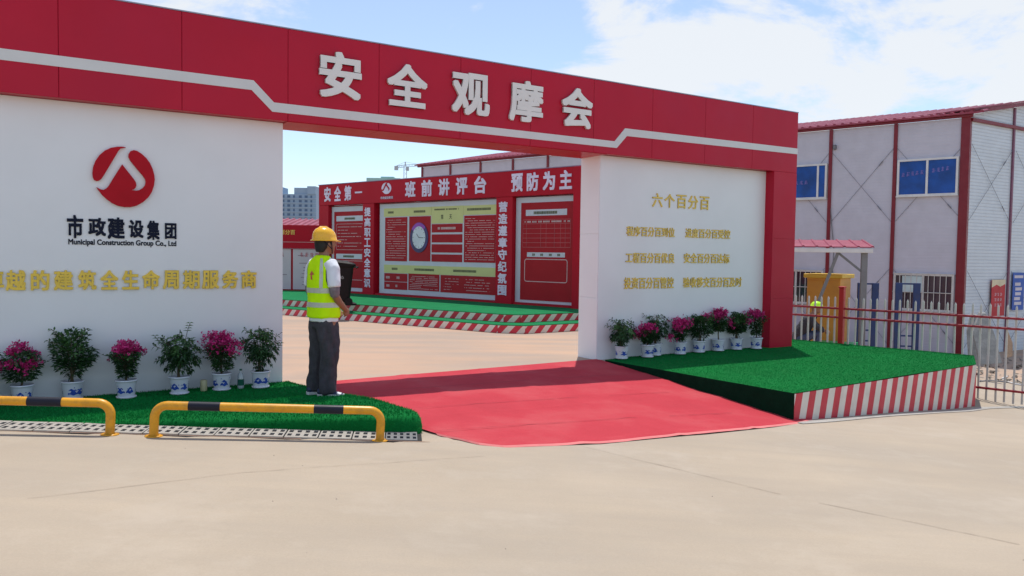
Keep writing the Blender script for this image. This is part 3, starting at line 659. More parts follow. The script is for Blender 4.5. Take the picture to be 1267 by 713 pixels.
ck = MB(); disc(ck, CX, CZ, CR*.72, CRz*.74, Yp-.0245); ck.build('clock_face', CLW, mid)
ck = MB()
for h in range(12):
    a = h*pi/6; ck.bar((CX+CR*.6*sin(a), Yp-.0255, CZ+CRz*.6*cos(a)), (CX+CR*.68*sin(a), Yp-.0255, CZ+CRz*.68*cos(a)), .012, .001, (0, 1, 0))
for a, l_ in ((radians(92), .5), (radians(-45), .36)): ck.bar((CX, Yp-.026, CZ), (CX+CR*l_*sin(a), Yp-.026, CZ+CRz*l_*cos(a)), .014, .001, (0, 1, 0))
ck.build('clock_hands', INK, mid)
# right and left notice panels
def outline(a, c, z0, z1, w, y, mat, par):
    mb = MB(); A, C_, Z0_, Z1_ = sc_(a), sc_(c), zc(z0), zc(z1); r = .05
    P = circ(C_-r, Z1_-r, r, r, 0, pi/2, 4)+circ(A+r, Z1_-r, r, r, pi/2, pi, 4)+circ(A+r, Z0_+r, r, r, pi, 1.5*pi, 4)+circ(C_-r, Z0_+r, r, r, 1.5*pi, 2*pi, 4)
    for p, q in zip(P, P[1:]+P[:1]): mb.bar((p[0], y, p[1]), (q[0], y, q[1]), w, .002, (0, 1, 0))
    return mb.build('outline', mat, par)
rp = MB().box(sc_(5.70), sc_(7.005), Yp, .188, zc(.602), zc(2.455)).build('notice_panel', BORD, board)
rect('field', 5.82, 6.975, .65, 2.36, Yp-.001, REDP, rp)
rect('title_plate', 5.93, 6.83, 2.13, 2.235, Yp-.008, BORD, rp, th=.003); textrows(6.11, 6.62, 2.15, 2.21, 1, Yp-.012, TXTD, rp, 31, h=.05, indent=False, dens=1)
rect('title_plate', 5.97, 6.80, 1.41, 1.49, Yp-.008, BORD, rp, th=.003)
for x in (6.09, 6.27, 6.46, 6.64): textrows(x, x+.06, 1.42, 1.48, 1, Yp-.012, TXTD, rp, 7, h=.04, indent=False, dens=1)
outline(5.92, 6.85, .98, 1.37, .018, Yp-.0085, TXT, rp)
gridm = MB(); zr = [2.06, 1.99, 1.905, 1.82, 1.74, 1.66, 1.58]
for z in zr: gridm.box(sc_(5.87), sc_(6.91), Yp-.010, Yp-.0075, zc(z)-.004, zc(z)+.004)
for x in (5.87, 5.95, 6.27, 6.39, 6.57, 6.70, 6.80, 6.91): gridm.box(sc_(x)-.003, sc_(x)+.003, Yp-.0115, Yp-.0105, zc(1.58), zc(2.06))
gridm.build('table_lines', M('thin_line', (.50, .14, .15), .6), rp, kind='stuff'); textrows(5.88, 6.9, 1.995, 2.055, 1, Yp-.0125, TXT, rp, 33, h=.03, indent=False, dens=.7)
lp = MB().box(sc_(.36), sc_(1.525), Yp, .188, zc(.602), zc(2.44)).build('notice_panel', BORD, board)
rect('field', .45, 1.50, .68, 2.33, Yp-.001, REDP, lp)
rect('title_plate', .53, 1.46, 2.12, 2.235, Yp-.008, BORD, lp, th=.003); textrows(.82, 1.18, 2.14, 2.21, 1, Yp-.012, TXTD, lp, 41, h=.045, indent=False, dens=1)
outline(.53, 1.45, 1.50, 2.06, .010, Yp-.0085, TXT, lp); textrows(.58, 1.40, 1.54, 2.03, 7, Yp-.0085, TXT, lp, 42, h=.014)
rect('title_plate', .53, 1.42, 1.30, 1.41, Yp-.008, BORD, lp, th=.003); textrows(.78, 1.15, 1.32, 1.39, 1, Yp-.012, TXTD, lp, 43, h=.045, indent=False, dens=1)
outline(.53, 1.45, .85, 1.26, .014, Yp-.0085, TXT, lp)

def scribble(mb, x, z, w, h, y, seed, t=.018):     # one unreadable written sign
    rn = random.Random(seed)
    for q in range(3): zz = z+h*(.2+.3*q)+rn.uniform(-.03, .03)*h; mb.bar((x+rn.uniform(0, .2)*w, y, zz), (x+w*rn.uniform(.75, 1), y, zz+h*rn.uniform(-.05, .05)), t, .0012, (0, 1, 0))
    xx = x+w*rn.uniform(.35, .6); mb.bar((xx, y-.0003, z), (xx, y-.0003, z+h), t, .0012, (0, 1, 0))
    mb.bar((x+w*.4, y-.0006, z+h*.5), (x+w*rn.choice((.05, .95)), y-.0006, z), t, .0012, (0, 1, 0))
# display wall left of the board
dw = thing('display_wall', 'dark red display wall with two pale poster panels left of the briefing board', 'display wall', (-8.6, 23.1, STG), -.06)
MB().bbox(0, 3.25, 0, .2, 1.22, 1.90, .005).build('header', RED2, dw); MB().box(0, 3.25, .08, .2, 0, 1.215).build('backing', RED2, dw)
for a in (.16, 1.19, 2.22):
    p = MB().bbox(a, a+.97, .05, .078, .03, 1.20, .003).build('poster', PANELP, dw)
    rn = random.Random(int(a*10)); mb = MB()
    for k in range(9):
        z = 1.0-k*.105+rn.uniform(-.02, .02); x0 = a+.12+rn.uniform(0, .2); w_ = rn.uniform(.2, .55)
        if k in (1,): continue
        mb.box(x0, min(a+.9, x0+w_), .046, .0495, z-.008, z+.008)
    mb.build('text_lines', M('poster_text', (.25, .16, .2), .6), p)
    mb = MB()
    for k in range(4): scribble(mb, a+.2+k*.15, .98, .12, .13, .0475, k+int(a*100), .014)
    mb.build('brush_writing', M('poster_red', (.45, .08, .1), .6), p)
lettering('lettering', '六个百分百', 1.55, 2.30, 1.62, 1.76, .008, GOLD2, dw, y=-.001, bold=.02)
lettering('lettering', '管', 1.62, 1.76, 1.48, 1.58, .008, GOLD2, dw, y=-.001, bold=.02)
MB().box(1.2, 2.9, -.004, -.001, 1.40, 1.412).build('rule_line', TXT, dw)
# wheelie bin on the stage
bn = thing('wheelie_bin', 'dark brown wheelie bin with a tilted lid standing on the stage behind the worker', 'bin', (-3.72, 17.0, STG), .35)
mb = MB(); mb.loft([(0, 0, .08, .20, .21), (0, 0, .12, .215, .225), (.01, 0, .80, .275, .27), (.01, 0, .84, .30, .29), (.01, 0, .88, .30, .29)], 28, 6); fixn(mb.build('body', BINM, bn))
mb = MB(); mb.loft([(.02, 0, .875, .315, .30, (-.12, 0)), (.02, 0, .91, .32, .305, (-.12, 0)), (.02, 0, .945, .27, .27, (-.13, 0)), (0, 0, .965, .16, .2, (-.13, 0))], 28, 5); fixn(mb.build('lid', BINM, bn))
mb = MB(); mb.tube([(.33, -.22, .80), (.37, -.2, .82), (.37, .2, .82), (.33, .22, .80)], .016, 8); mb.build('handle', BINM, bn)
for y_ in (-.25, .21):
    mb = MB(); mb.tube([(.17, y_, .085), (.17, y_+.045, .085)], .085, 18); fixn(mb.build('wheel', BINM, bn))
mb = MB(); mb.bbox(.10, .34, -.24, .24, 0, .05, .01); mb.build('foot', BINM, bn)
mb = MB(); mb.bar((.0, -.262, .58), (.03, -.262, .63), .02, .004, (0, 1, 0)); mb.bar((.03, -.262, .63), (.06, -.262, .58), .02, .004, (0, 1, 0)); mb.bar((.005, -.262, .575), (.055, -.262, .575), .016, .004, (0, 1, 0)); mb.build('recycling_mark', M('mark_grey', (.22, .22, .22), .6), bn)

# ------------------------------------------------------------------ two-storey site office on the right and behind
BLo = (12.27, 21.5618, -.7211); SDA = .5556; GZ = -1.15; EV = 5.40
off = thing('site_office', 'long two-storey prefabricated site office with grey-white panels, red posts and a corrugated red roof', 'building', (BLo[0], BLo[1], 0), BLo[2])
BAY = 1.8185
for k in range(-12, 0):
    x0, x1 = k*BAY, (k+1)*BAY
    MB().box(x0+.003, x1-.003, 0, .075, GZ-.1, EV-.08).build('wall_panel', PANELW, off)
for k in range(-12, 0):
    MB().bbox(k*BAY-.05, k*BAY+.05, -.045, -.002, GZ-.1, EV-.08, .005).build('post', POSTR, off)
MB().bbox(-.16, .06, -.05, .16, GZ-.1, EV-.02, .006).build('corner_post', POSTR, off)
MB().bbox(-12*BAY-.25, .12, -.10, -.006, EV-.075, EV+.03, .006).build('eave_beam', POSTR, off)
MB().box(-12*BAY, 0, .3, 3.0, GZ, GZ+.05).build('floor_slab', PANELW, off)
# roof sheet: trapezoidal ribs running up the slope
mb = MB(); x = -12*BAY-.35; pr = []
while x < .32: pr += [(x, 0), (x+.14, 0), (x+.165, .035), (x+.215, .035), (x+.24, 0)]; x += .24
SL = .195; D0, D1 = -.18, 5.2
vv = [(p[0]+(.0 if e_ == D0 else .0), e_, EV+.035+p[1]+(e_-D0)*SL) for e_ in (D0, D1) for p in pr]; n_ = len(pr)
mb.add(vv, [(i, i+1, n_+i+1, n_+i) for i in range(n_-1)]); mb.add([(p[0], D0, EV-.01) for p in pr]+[(p[0], D0, EV+.035+p[1]) for p in pr], [(i, i+1, n_+i+1, n_+i) for i in range(n_-1)])
fixn(mb.build('roof_sheet', ROOFR, off))
def xbrace(x0, x1, z0, z1, par, name='brace'):
    for a, c in (((x0, -.02, z0), (x1, -.02, z1)), ((x0, -.028, z1), (x1, -.028, z0))):
        mb = MB(); mb.tube([a, c], .0055, 6); A, C_ = Vector(a), Vector(c); p = A.lerp(C_, .78); q = A.lerp(C_, .84); mb.tube([p, q], .014, 6); mb.build(name, CABLE, par)
for k in (-5, -4, -3, -2, -1):
    xbrace(k*BAY+.06, (k+1)*BAY-.06, 2.55, 4.62, off); xbrace(k*BAY+.06, (k+1)*BAY-.06, -.95, 1.18, off)
def window(x0, x1, z0, z1, par, split=.5, glass=GLASSB, bars=0, glass2=None):
    F = MB(); w = .055; y0, y1 = -.085, -.001
    F.box(x0, x1, y0, y1, z0, z0+w); F.box(x0, x1, y0, y1, z1-w, z1); F.box(x0, x0+w, y0, y1, z0+w, z1-w); F.box(x1-w, x1, y0, y1, z0+w, z1-w)
    xm = lerp(x0, x1, split); F.box(xm-.028, xm+.028, y0+.004, y1, z0+w, z1-w)
    F.box(x0-.015, x1+.015, y0-.012, y0-.001, z0-.02, z0+.015)
    fr_ = F.build('window', ALU, par)
    MB().box(x0+w, xm-.03, -.045, -.035, z0+w, z1-w).build('pane', glass, fr_); MB().box(xm+.03, x1-w, -.055, -.048, z0+w, z1-w).build('pane', glass2 or glass, fr_)
    if bars:
        bm_ = MB().tube([(0, 0, z0-.02), (0, 0, z1+.02)], .010, 6).mesh('bar', FENW); bh_ = MB().tube([(x0, 0, 0), (x1, 0, 0)], .012, 6).mesh('bar', FENW)
        for i in range(bars): link('bar', bm_, fr_).location = (lerp(x0+.03, x1-.03, i/(bars-1)), -.13, 0)
        for z in (z0, lerp(z0, z1, .5), z1): link('bar', bh_, fr_).location = (0, -.145, z)
    return fr_
w2 = window(-1.735, -.185, 3.245, 4.285, off)
w1 = window(-5.40, -3.715, 3.265, 4.325, off, split=.84)
window(-1.735, -.19, .03, 1.07, off, glass=GLASSP, bars=11); window(-5.40, -3.74, .06, 1.10, off, glass=GLASSD, bars=11)
for i in range(2):
    k = -7-i*2; window(k*BAY+.1, (k+1)*BAY-.1, 3.26, 4.30, off)
for w_, xs0, zz, nn_, dx, rise in ((w2, -1.62, 3.80, 5, .12, .012), (w2, -.84, 3.88, 4, .115, .014), (w1, -5.0, 3.72, 5, .15, .0)):
    mb = MB()
    for k in range(nn_): scribble(mb, xs0+k*dx, zz+k*rise, dx*.78, .12, -.0565, k+int(xs0*50), .015)
    mb.build('painted_reflection', M('pale_violet', (.16, .13, .42), .5), w_, kind='stuff')  # reflected banner writing, painted as pale strokes on the panes
mb = MB(); mb.bbox(-3.55, -3.47, -.10, -.005, 4.72, 4.86, .01); mb.tube([(-3.60, -.03, 4.55), (-3.62, -.03, 3.2), (-3.45, -.03, 1.7), (-3.48, -.03, .8)], .012, 6); mb.build('wall_lamp', M('lamp_grey', (.16, .16, .17), .5), off)
MB().bbox(-1.50, -.98, -.098, -.087, .55, 1.00, .004).build('taped_paper', PAPER, off)
# gable wall (it meets the long wall at an obtuse corner)
gb = bpy.data.objects.new('gable_end', None); COL.objects.link(gb); gb.parent = off; gb.rotation_euler = (0, 0, SDA-BLo[2]); gb.location = (.03, 0, 0); gb.empty_display_size = .2
GW = 7.0; ridge = 3.55
for i in range(3):
    a, c = i*2.318+.003, (i+1)*2.318-.003
    zt0 = EV+.0+min(a, 2*ridge-a)*.19; zt1 = EV+.0+min(c, 2*ridge-c)*.19
    mb = MB(); P = [(a+.05, GZ-.1), (c, GZ-.1), (c, zt1)]+([(ridge, EV+ridge*.19)] if a < ridge < c else [])+[(a+.05, zt0)]; mb.prism(P, .02, .09); fixn(mb.build('wall_panel', PANELS, gb))
    MB().bbox(c-.04, c+.04, -.03, .018, GZ-.1, zt1-.02, .004).build('post', M('post_mauve', (.20, .07, .12), .5), gb)
MB().bbox(.06, GW, -.06, .017, EV-.175, EV-.085, .005).build('tie_beam', POSTR, gb)
mb = MB(); mb.prism([(-.12, EV-.02), (ridge, EV+ridge*.19-.0), (GW, EV), (GW, EV+.10), (ridge, EV+ridge*.19+.10), (-.12, EV+.10)], -.16, .10); fixn(mb.build('verge', POSTR, gb))
mb = MB(); mb.prism([(-.12, EV+.105), (ridge, EV+ridge*.19+.105), (ridge, EV+ridge*.19+.15), (-.12, EV+.14)], -.20, 4.0); fixn(mb.build('roof_edge', ROOFR, gb))
for i in range(3): xbrace(i*2.318+.1, (i+1)*2.318-.06, 2.55, 4.62, gb); xbrace(i*2.318+.1, (i+1)*2.318-.06, -.95, 1.18, gb)
for nm, a, c, z0, z1, mt_, lab in (('banner', 1.375, 2.10, -.10, .93, BANR, 'red banner with a cream top'), ('banner', 2.52, 3.16, .04, 1.13, BANB, 'blue banner with pale panels')):
    b_ = MB().box(a, c, -.045, -.035, z0, z1).build(nm, mt_, gb, label=lab); rn = random.Random(int(a*10)); mb = MB()
    if mt_ is BANR:
        mb.prism([(a, z1-.22), (a+.25, z1-.14), (a+.45, z1-.20), (c, z1-.12), (c, z1+.0), (a, z1)], -.047, -.0455); mb.build('top_print', BANC, b_); mb = MB()
        for r_ in range(3):
            for k in range(3):
                x = a+.16+k*.15; z = z1-.38-r_*.15
                for q in range(3): mb.box(x+rn.uniform(0, .03), x+rn.uniform(.07, .11), -.047, -.0455, z-q*.03-.012, z-q*.03)
    else:
        mb.box(a+.07, c-.07, -.047, -.0455, z1-.16, z1-.08)
        for r_ in range(5): mb.box(a+.09+rn.uniform(0, .06), c-.1-rn.uniform(0, .12), -.047, -.0455, z1-.38-r_*.14, z1-.29-r_*.14)
    mb.build('print', M('print_pale', (.60, .55, .60), .6), b_, kind='stuff')

# ------------------------------------------------------------------ picket fence
FEA = -.78; fo = (7.544, 11.639)
fen = thing('picket_fence', 'white picket fence with dark red rails running from the gate column past the platform', 'fence', (fo[0], fo[1], 0), FEA)
pm = MB(); w = .0125; pm.add([(-w, -w, -.66), (w, -w, -.66), (w, w, -.66), (-w, w, -.66), (-w, -w, .775), (w, -w, .775), (w, w, .775), (-w, w, .775), (0, 0, .812)], [(3, 2, 1, 0), (0, 1, 5, 4), (1, 2, 6, 5), (2, 3, 7, 6), (3, 0, 4, 7), (4, 5, 8), (5, 6, 8), (6, 7, 8), (7, 4, 8)]); pmesh = pm.mesh('picket', FENW)
k = -37
while k*.1172 < 1.6:
    s_ = k*.1172+.03
    if abs(s_+2.655) > .06 and abs(s_-1.35) > .06:
        o = link('picket', pmesh, fen); o.location = (s_, random.uniform(-.002, .002), random.uniform(-.008, .006)-max(0, 0)); o.rotation_euler = (0, random.uniform(-.01, .01), 0)
    k += 1
for z in (.605, .452, -.475):
    MB().bbox(-4.3, 1.7, -.045, -.0165, z-.017, z+.017, .004).build('rail', FENR, fen)
for s_ in (-2.655, 1.35, -4.35):
    mb = MB(); mb.bbox(s_-.042, s_+.042, -.075, .015, -.75, .955, .008); mb.bbox(s_-.05, s_+.05, -.083, .023, .956, .985, .006); mb.build('post', FENP, fen)

# ------------------------------------------------------------------ things between fence and office
def at(px, py, Y):   # world point seen at a photo pixel at distance Y (computed once, used as a plain position)
    u0, v0 = px-633.5, py-356.5; u = u0*cos(ROLL)+v0*sin(ROLL); v = -u0*sin(ROLL)+v0*cos(ROLL)
    d = Vector((u, 979.06*cos(PITCH)-v*sin(PITCH), -979.06*sin(PITCH)-v*cos(PITCH))); d /= d.y; return Vector((0, 0, CAMH))+d*Y
# yellow cabinet
cb = thing('electrical_cabinet', 'tall yellow metal cabinet with a lighter lid behind the fence', 'cabinet', (7.05, 17.6, -.95), -.72)
MB().bbox(-.36, .36, -.34, .34, .08, 1.98, .01).build('body', CABY, cb); MB().bbox(-.42, .42, -.40, .40, 1.98, 2.07, .012).build('lid', CABL, cb)
for x0, x1 in ((-.345, -.003), (.003, .345)): MB().bbox(x0, x1, -.352, -.341, .14, 1.92, .004).build('door', CABY, cb)
MB().bbox(-.03, .0, -.37, -.353, .95, 1.10, .004).build('handle', GALV, cb); MB().box(-.40, .40, -.38, .38, 0, .078).build('plinth', GRAVEL, cb)
# shelter
shl = thing('open_shelter', 'small open shelter with a red sheet roof on a grey steel post', 'shelter', (7.0, 16.6, -.92), -.30)
mb = MB(); x = -3.2; pr = []
while x < .42: pr += [(x, 0), (x+.20, 0), (x+.215, .02), (x+.245, .02), (x+.26, 0)]; x += .26
n_ = len(pr); mb.add([(p[0], y_, 2.62+p[1]+(y_+.7)*.10) for y_ in (-.7, 1.0) for p in pr]+[(p[0], -.7, 2.60+p[1]*.4) for p in pr], [(i, i+1, n_+i+1, n_+i) for i in range(n_-1)]+[(i, i+1, 2*n_+i+1, 2*n_+i) for i in range(n_-1)]); fixn(mb.build('roof_sheet', ROOFR, shl))
MB().bbox(-3.2, .42, -.70, -.62, 2.50, 2.585, .006).build('edge_beam', ALU, shl)
MB().bbox(.22, .34, -.60, -.48, 0, 2.56, .008).build('post', GALV, shl)
mb = MB(); mb.bar((-.22, -.55, 2.50), (.24, -.55, 2.12), .045); mb.build('knee_brace', GALV, shl)
mb = MB(); mb.bar((-.22, -.58, 2.50), (-.95, -.58, .35), .06); mb.build('strut', GALV, shl)
# blue trestles
def trestle(px0, px1, Y, label, lean=.16):
    a = at(px0, 350, Y); c = at(px1, 350, Y); g = zground(a.x, a.y); H_ = a.z-g
    t_ = thing('steel_trestle', label, 'trestle', (a.x, a.y, g), math.atan2(c.y-a.y, c.x-a.x)-.15, 'blue steel trestles'); Lx = (c-a).length
    for x in (0.04, Lx-.05):
        mb = MB(); mb.bbox(x-.07, x+.07, -.03, .03, 0, H_, .005); mb.build('leg', BLUE, t_)
        mb = MB(); mb.bar((x+.03, .0, H_-.05), (x+.10+lean*.6, .55, 0), .035); mb.build('rear_leg', BLUE, t_)
    for z in (.35, .58, H_-.02):
        mb = MB(); mb.bar((.09, 0, z), (Lx-.10, 0, z), .035); mb.build('rung', BLUE, t_)
    return t_
trestle(1063, 1085, 17.2, 'blue steel trestle left of the red office post')
trestle(1110, 1136, 17.4, 'blue steel trestle in front of the barred ground-floor window')
# grey slab, plank, rubble, hoses
def poly_slab(name, pts, Y0, label, cat, mat, thick=.10, leanY=.5):
    P = []; zs = [at(x, y, Y0).z for x, y in pts]; zmin, zmax = min(zs), max(zs)
    for (x, y) in pts:
        p = at(x, y, Y0); t_ = (p.z-zmin)/(zmax-zmin); p = at(x, y, Y0+leanY*t_); P.append(p)
    g = P[0].copy(); cen = sum(P, Vector())/len(P); o_ = Vector((cen.x, cen.y, zmin)); n = len(P); bk = [p+Vector((.05, thick, .02)) for p in P]
    mb = MB(); mb.add([p-o_ for p in P]+[p-o_ for p in bk], [list(range(n)), list(range(2*n-1, n-1, -1))]+[(i, (i+1) % n, (i+1) % n+n, i+n) for i in range(n)])
    ob = fixn(mb.build(name, mat)); ob.location = o_; bm = bmesh.new(); bm.from_mesh(ob.data); bmesh.ops.bevel(bm, geom=bm.edges[:], offset=.012, segments=1, affect='EDGES'); bm.to_mesh(ob.data); bm.free()
    return tag(ob, label, cat)
poly_slab('stone_slab', [(1213, 452), (1240, 450), (1231, 414), (1220, 388), (1212, 387), (1203, 412)], 15.6, 'large rough grey slab leaning beside the office corner post', 'slab', STONE, .12, .5)
poly_slab('stone_slab', [(1198, 444), (1214, 447), (1208, 418), (1209, 390), (1201, 389), (1196, 410)], 16.6, 'narrow grey slab propped behind the large slab', 'slab', STONE, .10, .4)
poly_slab('wood_board', [(1242, 444), (1252, 442), (1252, 426), (1245, 408), (1243, 424)], 16.6, 'brown board leaning on the pale end wall', 'board', WOOD, .04, .4)
rn = random.Random(11); mb = MB()
for i in range(240):
    x = rn.uniform(7.6, 13.5); y = 21.2-(x-8.4)*.55+rn.uniform(-4.2, -1.2) if x < 11 else rn.uniform(17, 21)
    s_ = rn.uniform(.03, .10); z = zground(x, y); c_ = Vector((x, y, z)); V = [c_+Vector((rn.uniform(-1, 1), rn.uniform(-1, 1), rn.uniform(0, 1)))*s_ for _ in range(6)]
    mb.add(V, [(0, 1, 2), (0, 2, 3), (0, 3, 4), (0, 4, 5), (1, 2, 5), (3, 4, 1)])
o = mb.build('rubble', GRAVEL); o['kind'] = 'stuff'; tag(o, 'loose rubble lying along the foot of the office wall', 'rubble')
for i, (px, py, Y, L_, mt_, lab) in enumerate([(1128, 436, 16.4, .5, WOOD, 'brown timber offcut lying behind the fence left of the slabs'), (1100, 433, 16.6, .7, ALU, 'pale metal bar lying behind the fence near the blue trestles')]):
    p = at(px, py, Y); g = zground(p.x, p.y); mb = MB(); mb.bbox(-L_/2, L_/2, -.05, .05, 0, .09, .006); ob = mb.build('timber_offcut' if mt_ is WOOD else 'metal_bar', mt_); ob.location = (p.x, p.y, g); ob.rotation_euler = (0, 0, -.5+i*.3); tag(ob, lab, 'timber' if mt_ is WOOD else 'bar')
def hose(pts, label, mat, r=.018):
    P = []
    for q in pts:
        p = at(q[0], q[1], 14); d = p-Vector((0, 0, CAMH))
        tt = 1.0
        for _ in range(30):
            pos = Vector((0, 0, CAMH))+d*tt; g = zground(pos.x, pos.y)+r; tt = (g-CAMH)/d.z
        P.append(Vector((0, 0, CAMH))+d*tt)
    o_ = P[0].copy(); mb = MB(); mb.smooth = True; Q = []
    for i in range(len(P)-1):
        for k in range(6):
            t_ = k/6; a = P[max(0, i-1)]; b_ = P[i]; c_ = P[i+1]; e_ = P[min(len(P)-1, i+2)]
            Q.append(.5*((2*b_)+(c_-a)*t_+(2*a-5*b_+4*c_-e_)*t_*t_+(3*b_-a-3*c_+e_)*t_**3)-o_)
    Q.append(P[-1]-o_); mb.tube(Q, r, 8); ob = mb.build('hose', mat); ob.location = o_; return tag(ob, label, 'hose')
hose([(1246, 466), (1240, 469), (1248, 473), (1262, 476), (1290, 478)], 'pale hose curving on the ground behind the fence at the right edge', ALU)
hose([(1212, 472), (1225, 471), (1245, 473), (1250, 474)], 'thin grey hose lying on the ground close behind the fence foot', GALV, .012)
p = at(1038, 430, 16.8); gz_ = zground(p.x, p.y)
ob = MB().bbox(-.40, .40, -.25, .25, 0, .30, .03).build('storage_tub', GRN); ob.location = (p.x, p.y, -.62); ob.rotation_euler = (0, 0, -.5); tag(ob, 'bright green plastic tub at the foot of the yellow cabinet', 'tub')

# ------------------------------------------------------------------ far background
sh = thing('shed', 'long low shed with a pink corrugated roof beyond the display wall', 'shed', (-14.5, 33.0, 0), 0)
mb = MB(); x = 0; pr = []
while x < 7.6: pr += [(x, 0), (x+.15, 0), (x+.18, .05), (x+.24, .05), (x+.27, 0)]; x += .27
n_ = len(pr); mb.add([(p[0], y_, z_+p[1]-p[0]*.012) for y_, z_ in ((-.3, 2.52), (2.2, 2.93)) for p in pr], [(i, i+1, n_+i+1, n_+i) for i in range(n_-1)]); fixn(mb.build('roof_sheet', ROOFR, sh)); MB().box(.1, 7.4, 0, 2, 0, 2.42).build('wall', PANELW, sh)
tw = thing('apartment_tower', 'distant apartment block hazed to pale blue-grey with rows of windows above the shed', 'building', (-190, 550, 0), 0)
MB().box(0, 53.5, 0, 20, -1, 41).build('wall', TWR, tw); MB().box(14, 29, -2, 18, 41, 46).build('roof_block', TWR, tw)
MB().box(38, 52, 1, 18, 41, 45.5).build('roof_block', TWR, tw); MB().box(47.5, 53.3, -1, 14, 41, 46.5).build('roof_block', TWR, tw)
wm = MB().box(0, 1.9, -.25, .05, 0, 1.6).mesh('window', TWW); wm2 = MB().box(0, 1.1, -.25, .05, 0, 1.6).mesh('window', TWW)
slabm = MB()
for r_ in range(6, 13): slabm.box(0, 53.5, -.9, -.3, r_*3.1+.6, r_*3.1+.95)
slabm.build('floor_bands', M('tower_band', (.36, .47, .58), .8), tw)
for r_ in range(6, 13):
    for c_ in range(13):
        o = link('window', wm if c_ % 3 else wm2, tw); o.location = (1.6+c_*4.0, 0, r_*3.1+1.3)
nb = thing('netted_building', 'distant building under green safety netting peeping over the briefing board', 'building', (-74, 400, 0), 0)
MB().box(0, 17, 0, 12, -1, 38.9).build('wall', NET, nb); MB().box(7, 13.5, 1, 11, 38.9, 39.7).build('roof_block', NET, nb); MB().box(17.2, 23, 0, 10, -1, 38.3).build('annex', TWR, nb)
cr = thing('tower_crane', 'distant grey tower crane over the briefing board', 'crane', (-54.5, 400, -2.9), 0)
def lattice(name, a, c, w, n, par, t=.13):
    a = Vector(a); c = Vector(c); d = (c-a).normalized(); u = Vector((0, 1, 0)); v_ = d.cross(u).normalized(); mb = MB(); cs = [u*w/2+v_*w/2, u*w/2-v_*w/2, -u*w/2-v_*w/2, -u*w/2+v_*w/2]
    for q in cs: mb.bar(a+q, c+q, t)
    for i in range(n):
        p, p2 = a.lerp(c, i/n), a.lerp(c, (i+1)/n)
        for q, r_ in zip(cs, cs[1:]+cs[:1]): mb.bar(p+q, p2+r_, t*.7)
    return mb.build(name, CRANE, par)
lattice('mast', (0, 0, 0), (0, 0, 47.8), 1.4, 20, cr, .13); lattice('jib', (0, 0, 48.0), (8.5, 0, 48.6), 1.0, 6, cr, .10); lattice('counter_jib', (-4.6, 0, 47.4), (0, 0, 48.0), 1.0, 4, cr)
MB().box(-5.4, -3.6, -.8, .8, 45.8, 47.8).build('counterweight', CRANE, cr); MB().box(.4, 1.8, -.9, .9, 45.6, 47.4).build('cab', CRANE, cr)
mb = MB(); mb.bar((0, 0, 48), (0, 0, 50), .5); mb.bar((0, 0, 50), (7, 0, 48.8), .12); mb.bar((0, 0, 50), (-4.4, 0, 48), .12); mb.build('apex', CRANE, cr)

# ------------------------------------------------------------------ potted plants
def potgeo():
    mb = MB(); mb.smooth = True
    mb.lathe([(.0, .004), (.088, .004), (.094, .012), (.088, .022), (.074, .024)], n=26); return mb
def pot_parts(root, sc=1.0):
    mb = MB(); mb.smooth = True; mb.lathe([(.0, .014), (.074, .014), (.077, .026), (.090, .150), (.093, .160), (.101, .165), (.101, .177), (.094, .179), (.088, .173), (.084, .150)], n=28); p = mb.build('pot', POT, root)
    mb = MB(); mb.smooth = True; mb.lathe([(.0, .002), (.084, .002), (.092, .014), (.090, .020), (.074, .018)], n=28); mb.build('saucer', POT, root)
    mb = MB(); mb.lathe([(.086, .158), (.04, .166), (0, .168)], n=14); mb.build('soil', SOIL, root)
    mb = MB(); rn = random.Random(int(root.location.x*1000))
    def R(z): return lerp(.0773, .090, (z-.026)/.124)+.0012
    def patch(a0, a1, zf0, zf1, n=10):
        V = []; F = []
        for i in range(n+1):
            a = lerp(a0, a1, i/n)
            for z in (zf0(i/n), zf1(i/n)): V.append((R(z)*cos(a), R(z)*sin(a), z))
        for i in range(n): F.append((2*i, 2*i+2, 2*i+3, 2*i+1))
        mb.add(V, F)
    for k in range(5):
        a = k*2*pi/5+rn.uniform(-.3, .3); w_ = rn.uniform(.75, 1.15)
        patch(a, a+w_, lambda t_: .055+.006*sin(9*t_), lambda t_: .055+.016+.034*sin(pi*t_)*abs(sin(5*t_+a)))
        patch(a+.1, a+w_*.8, lambda t_: .093+.004*sin(11*t_), lambda t_: .099+.018*sin(pi*t_)*abs(cos(4*t_+a)))
    for k in range(9):
        a = rn.uniform(0, 2*pi); z = rn.uniform(.05, .13); patch(a, a+.1, lambda t_: z, lambda t_: z+.008, 2)
    mb.build('blue_painting', POTB, root, kind='stuff')
def leaf(mb, p, d, l, w, n=None, fold=.25):
    d = d.normalized(); u = Vector((0, 0, 1)) if abs(d.z) < .95 else Vector((1, 0, 0)); x = d.cross(u).normalized(); y = x.cross(d).normalized()
    a = random.uniform(-.7, .7); x, y = x*cos(a)+y*sin(a), y*cos(a)-x*sin(a)
    q = p+d*l*.45; tip = p+d*l-Vector((0, 0, 1))*l*.18
    mb.add([p, q-x*w/2+y*w*fold, tip, q+x*w/2+y*w*fold, q], [(0, 4, 1), (1, 4, 2), (2, 4, 3), (3, 4, 0)])
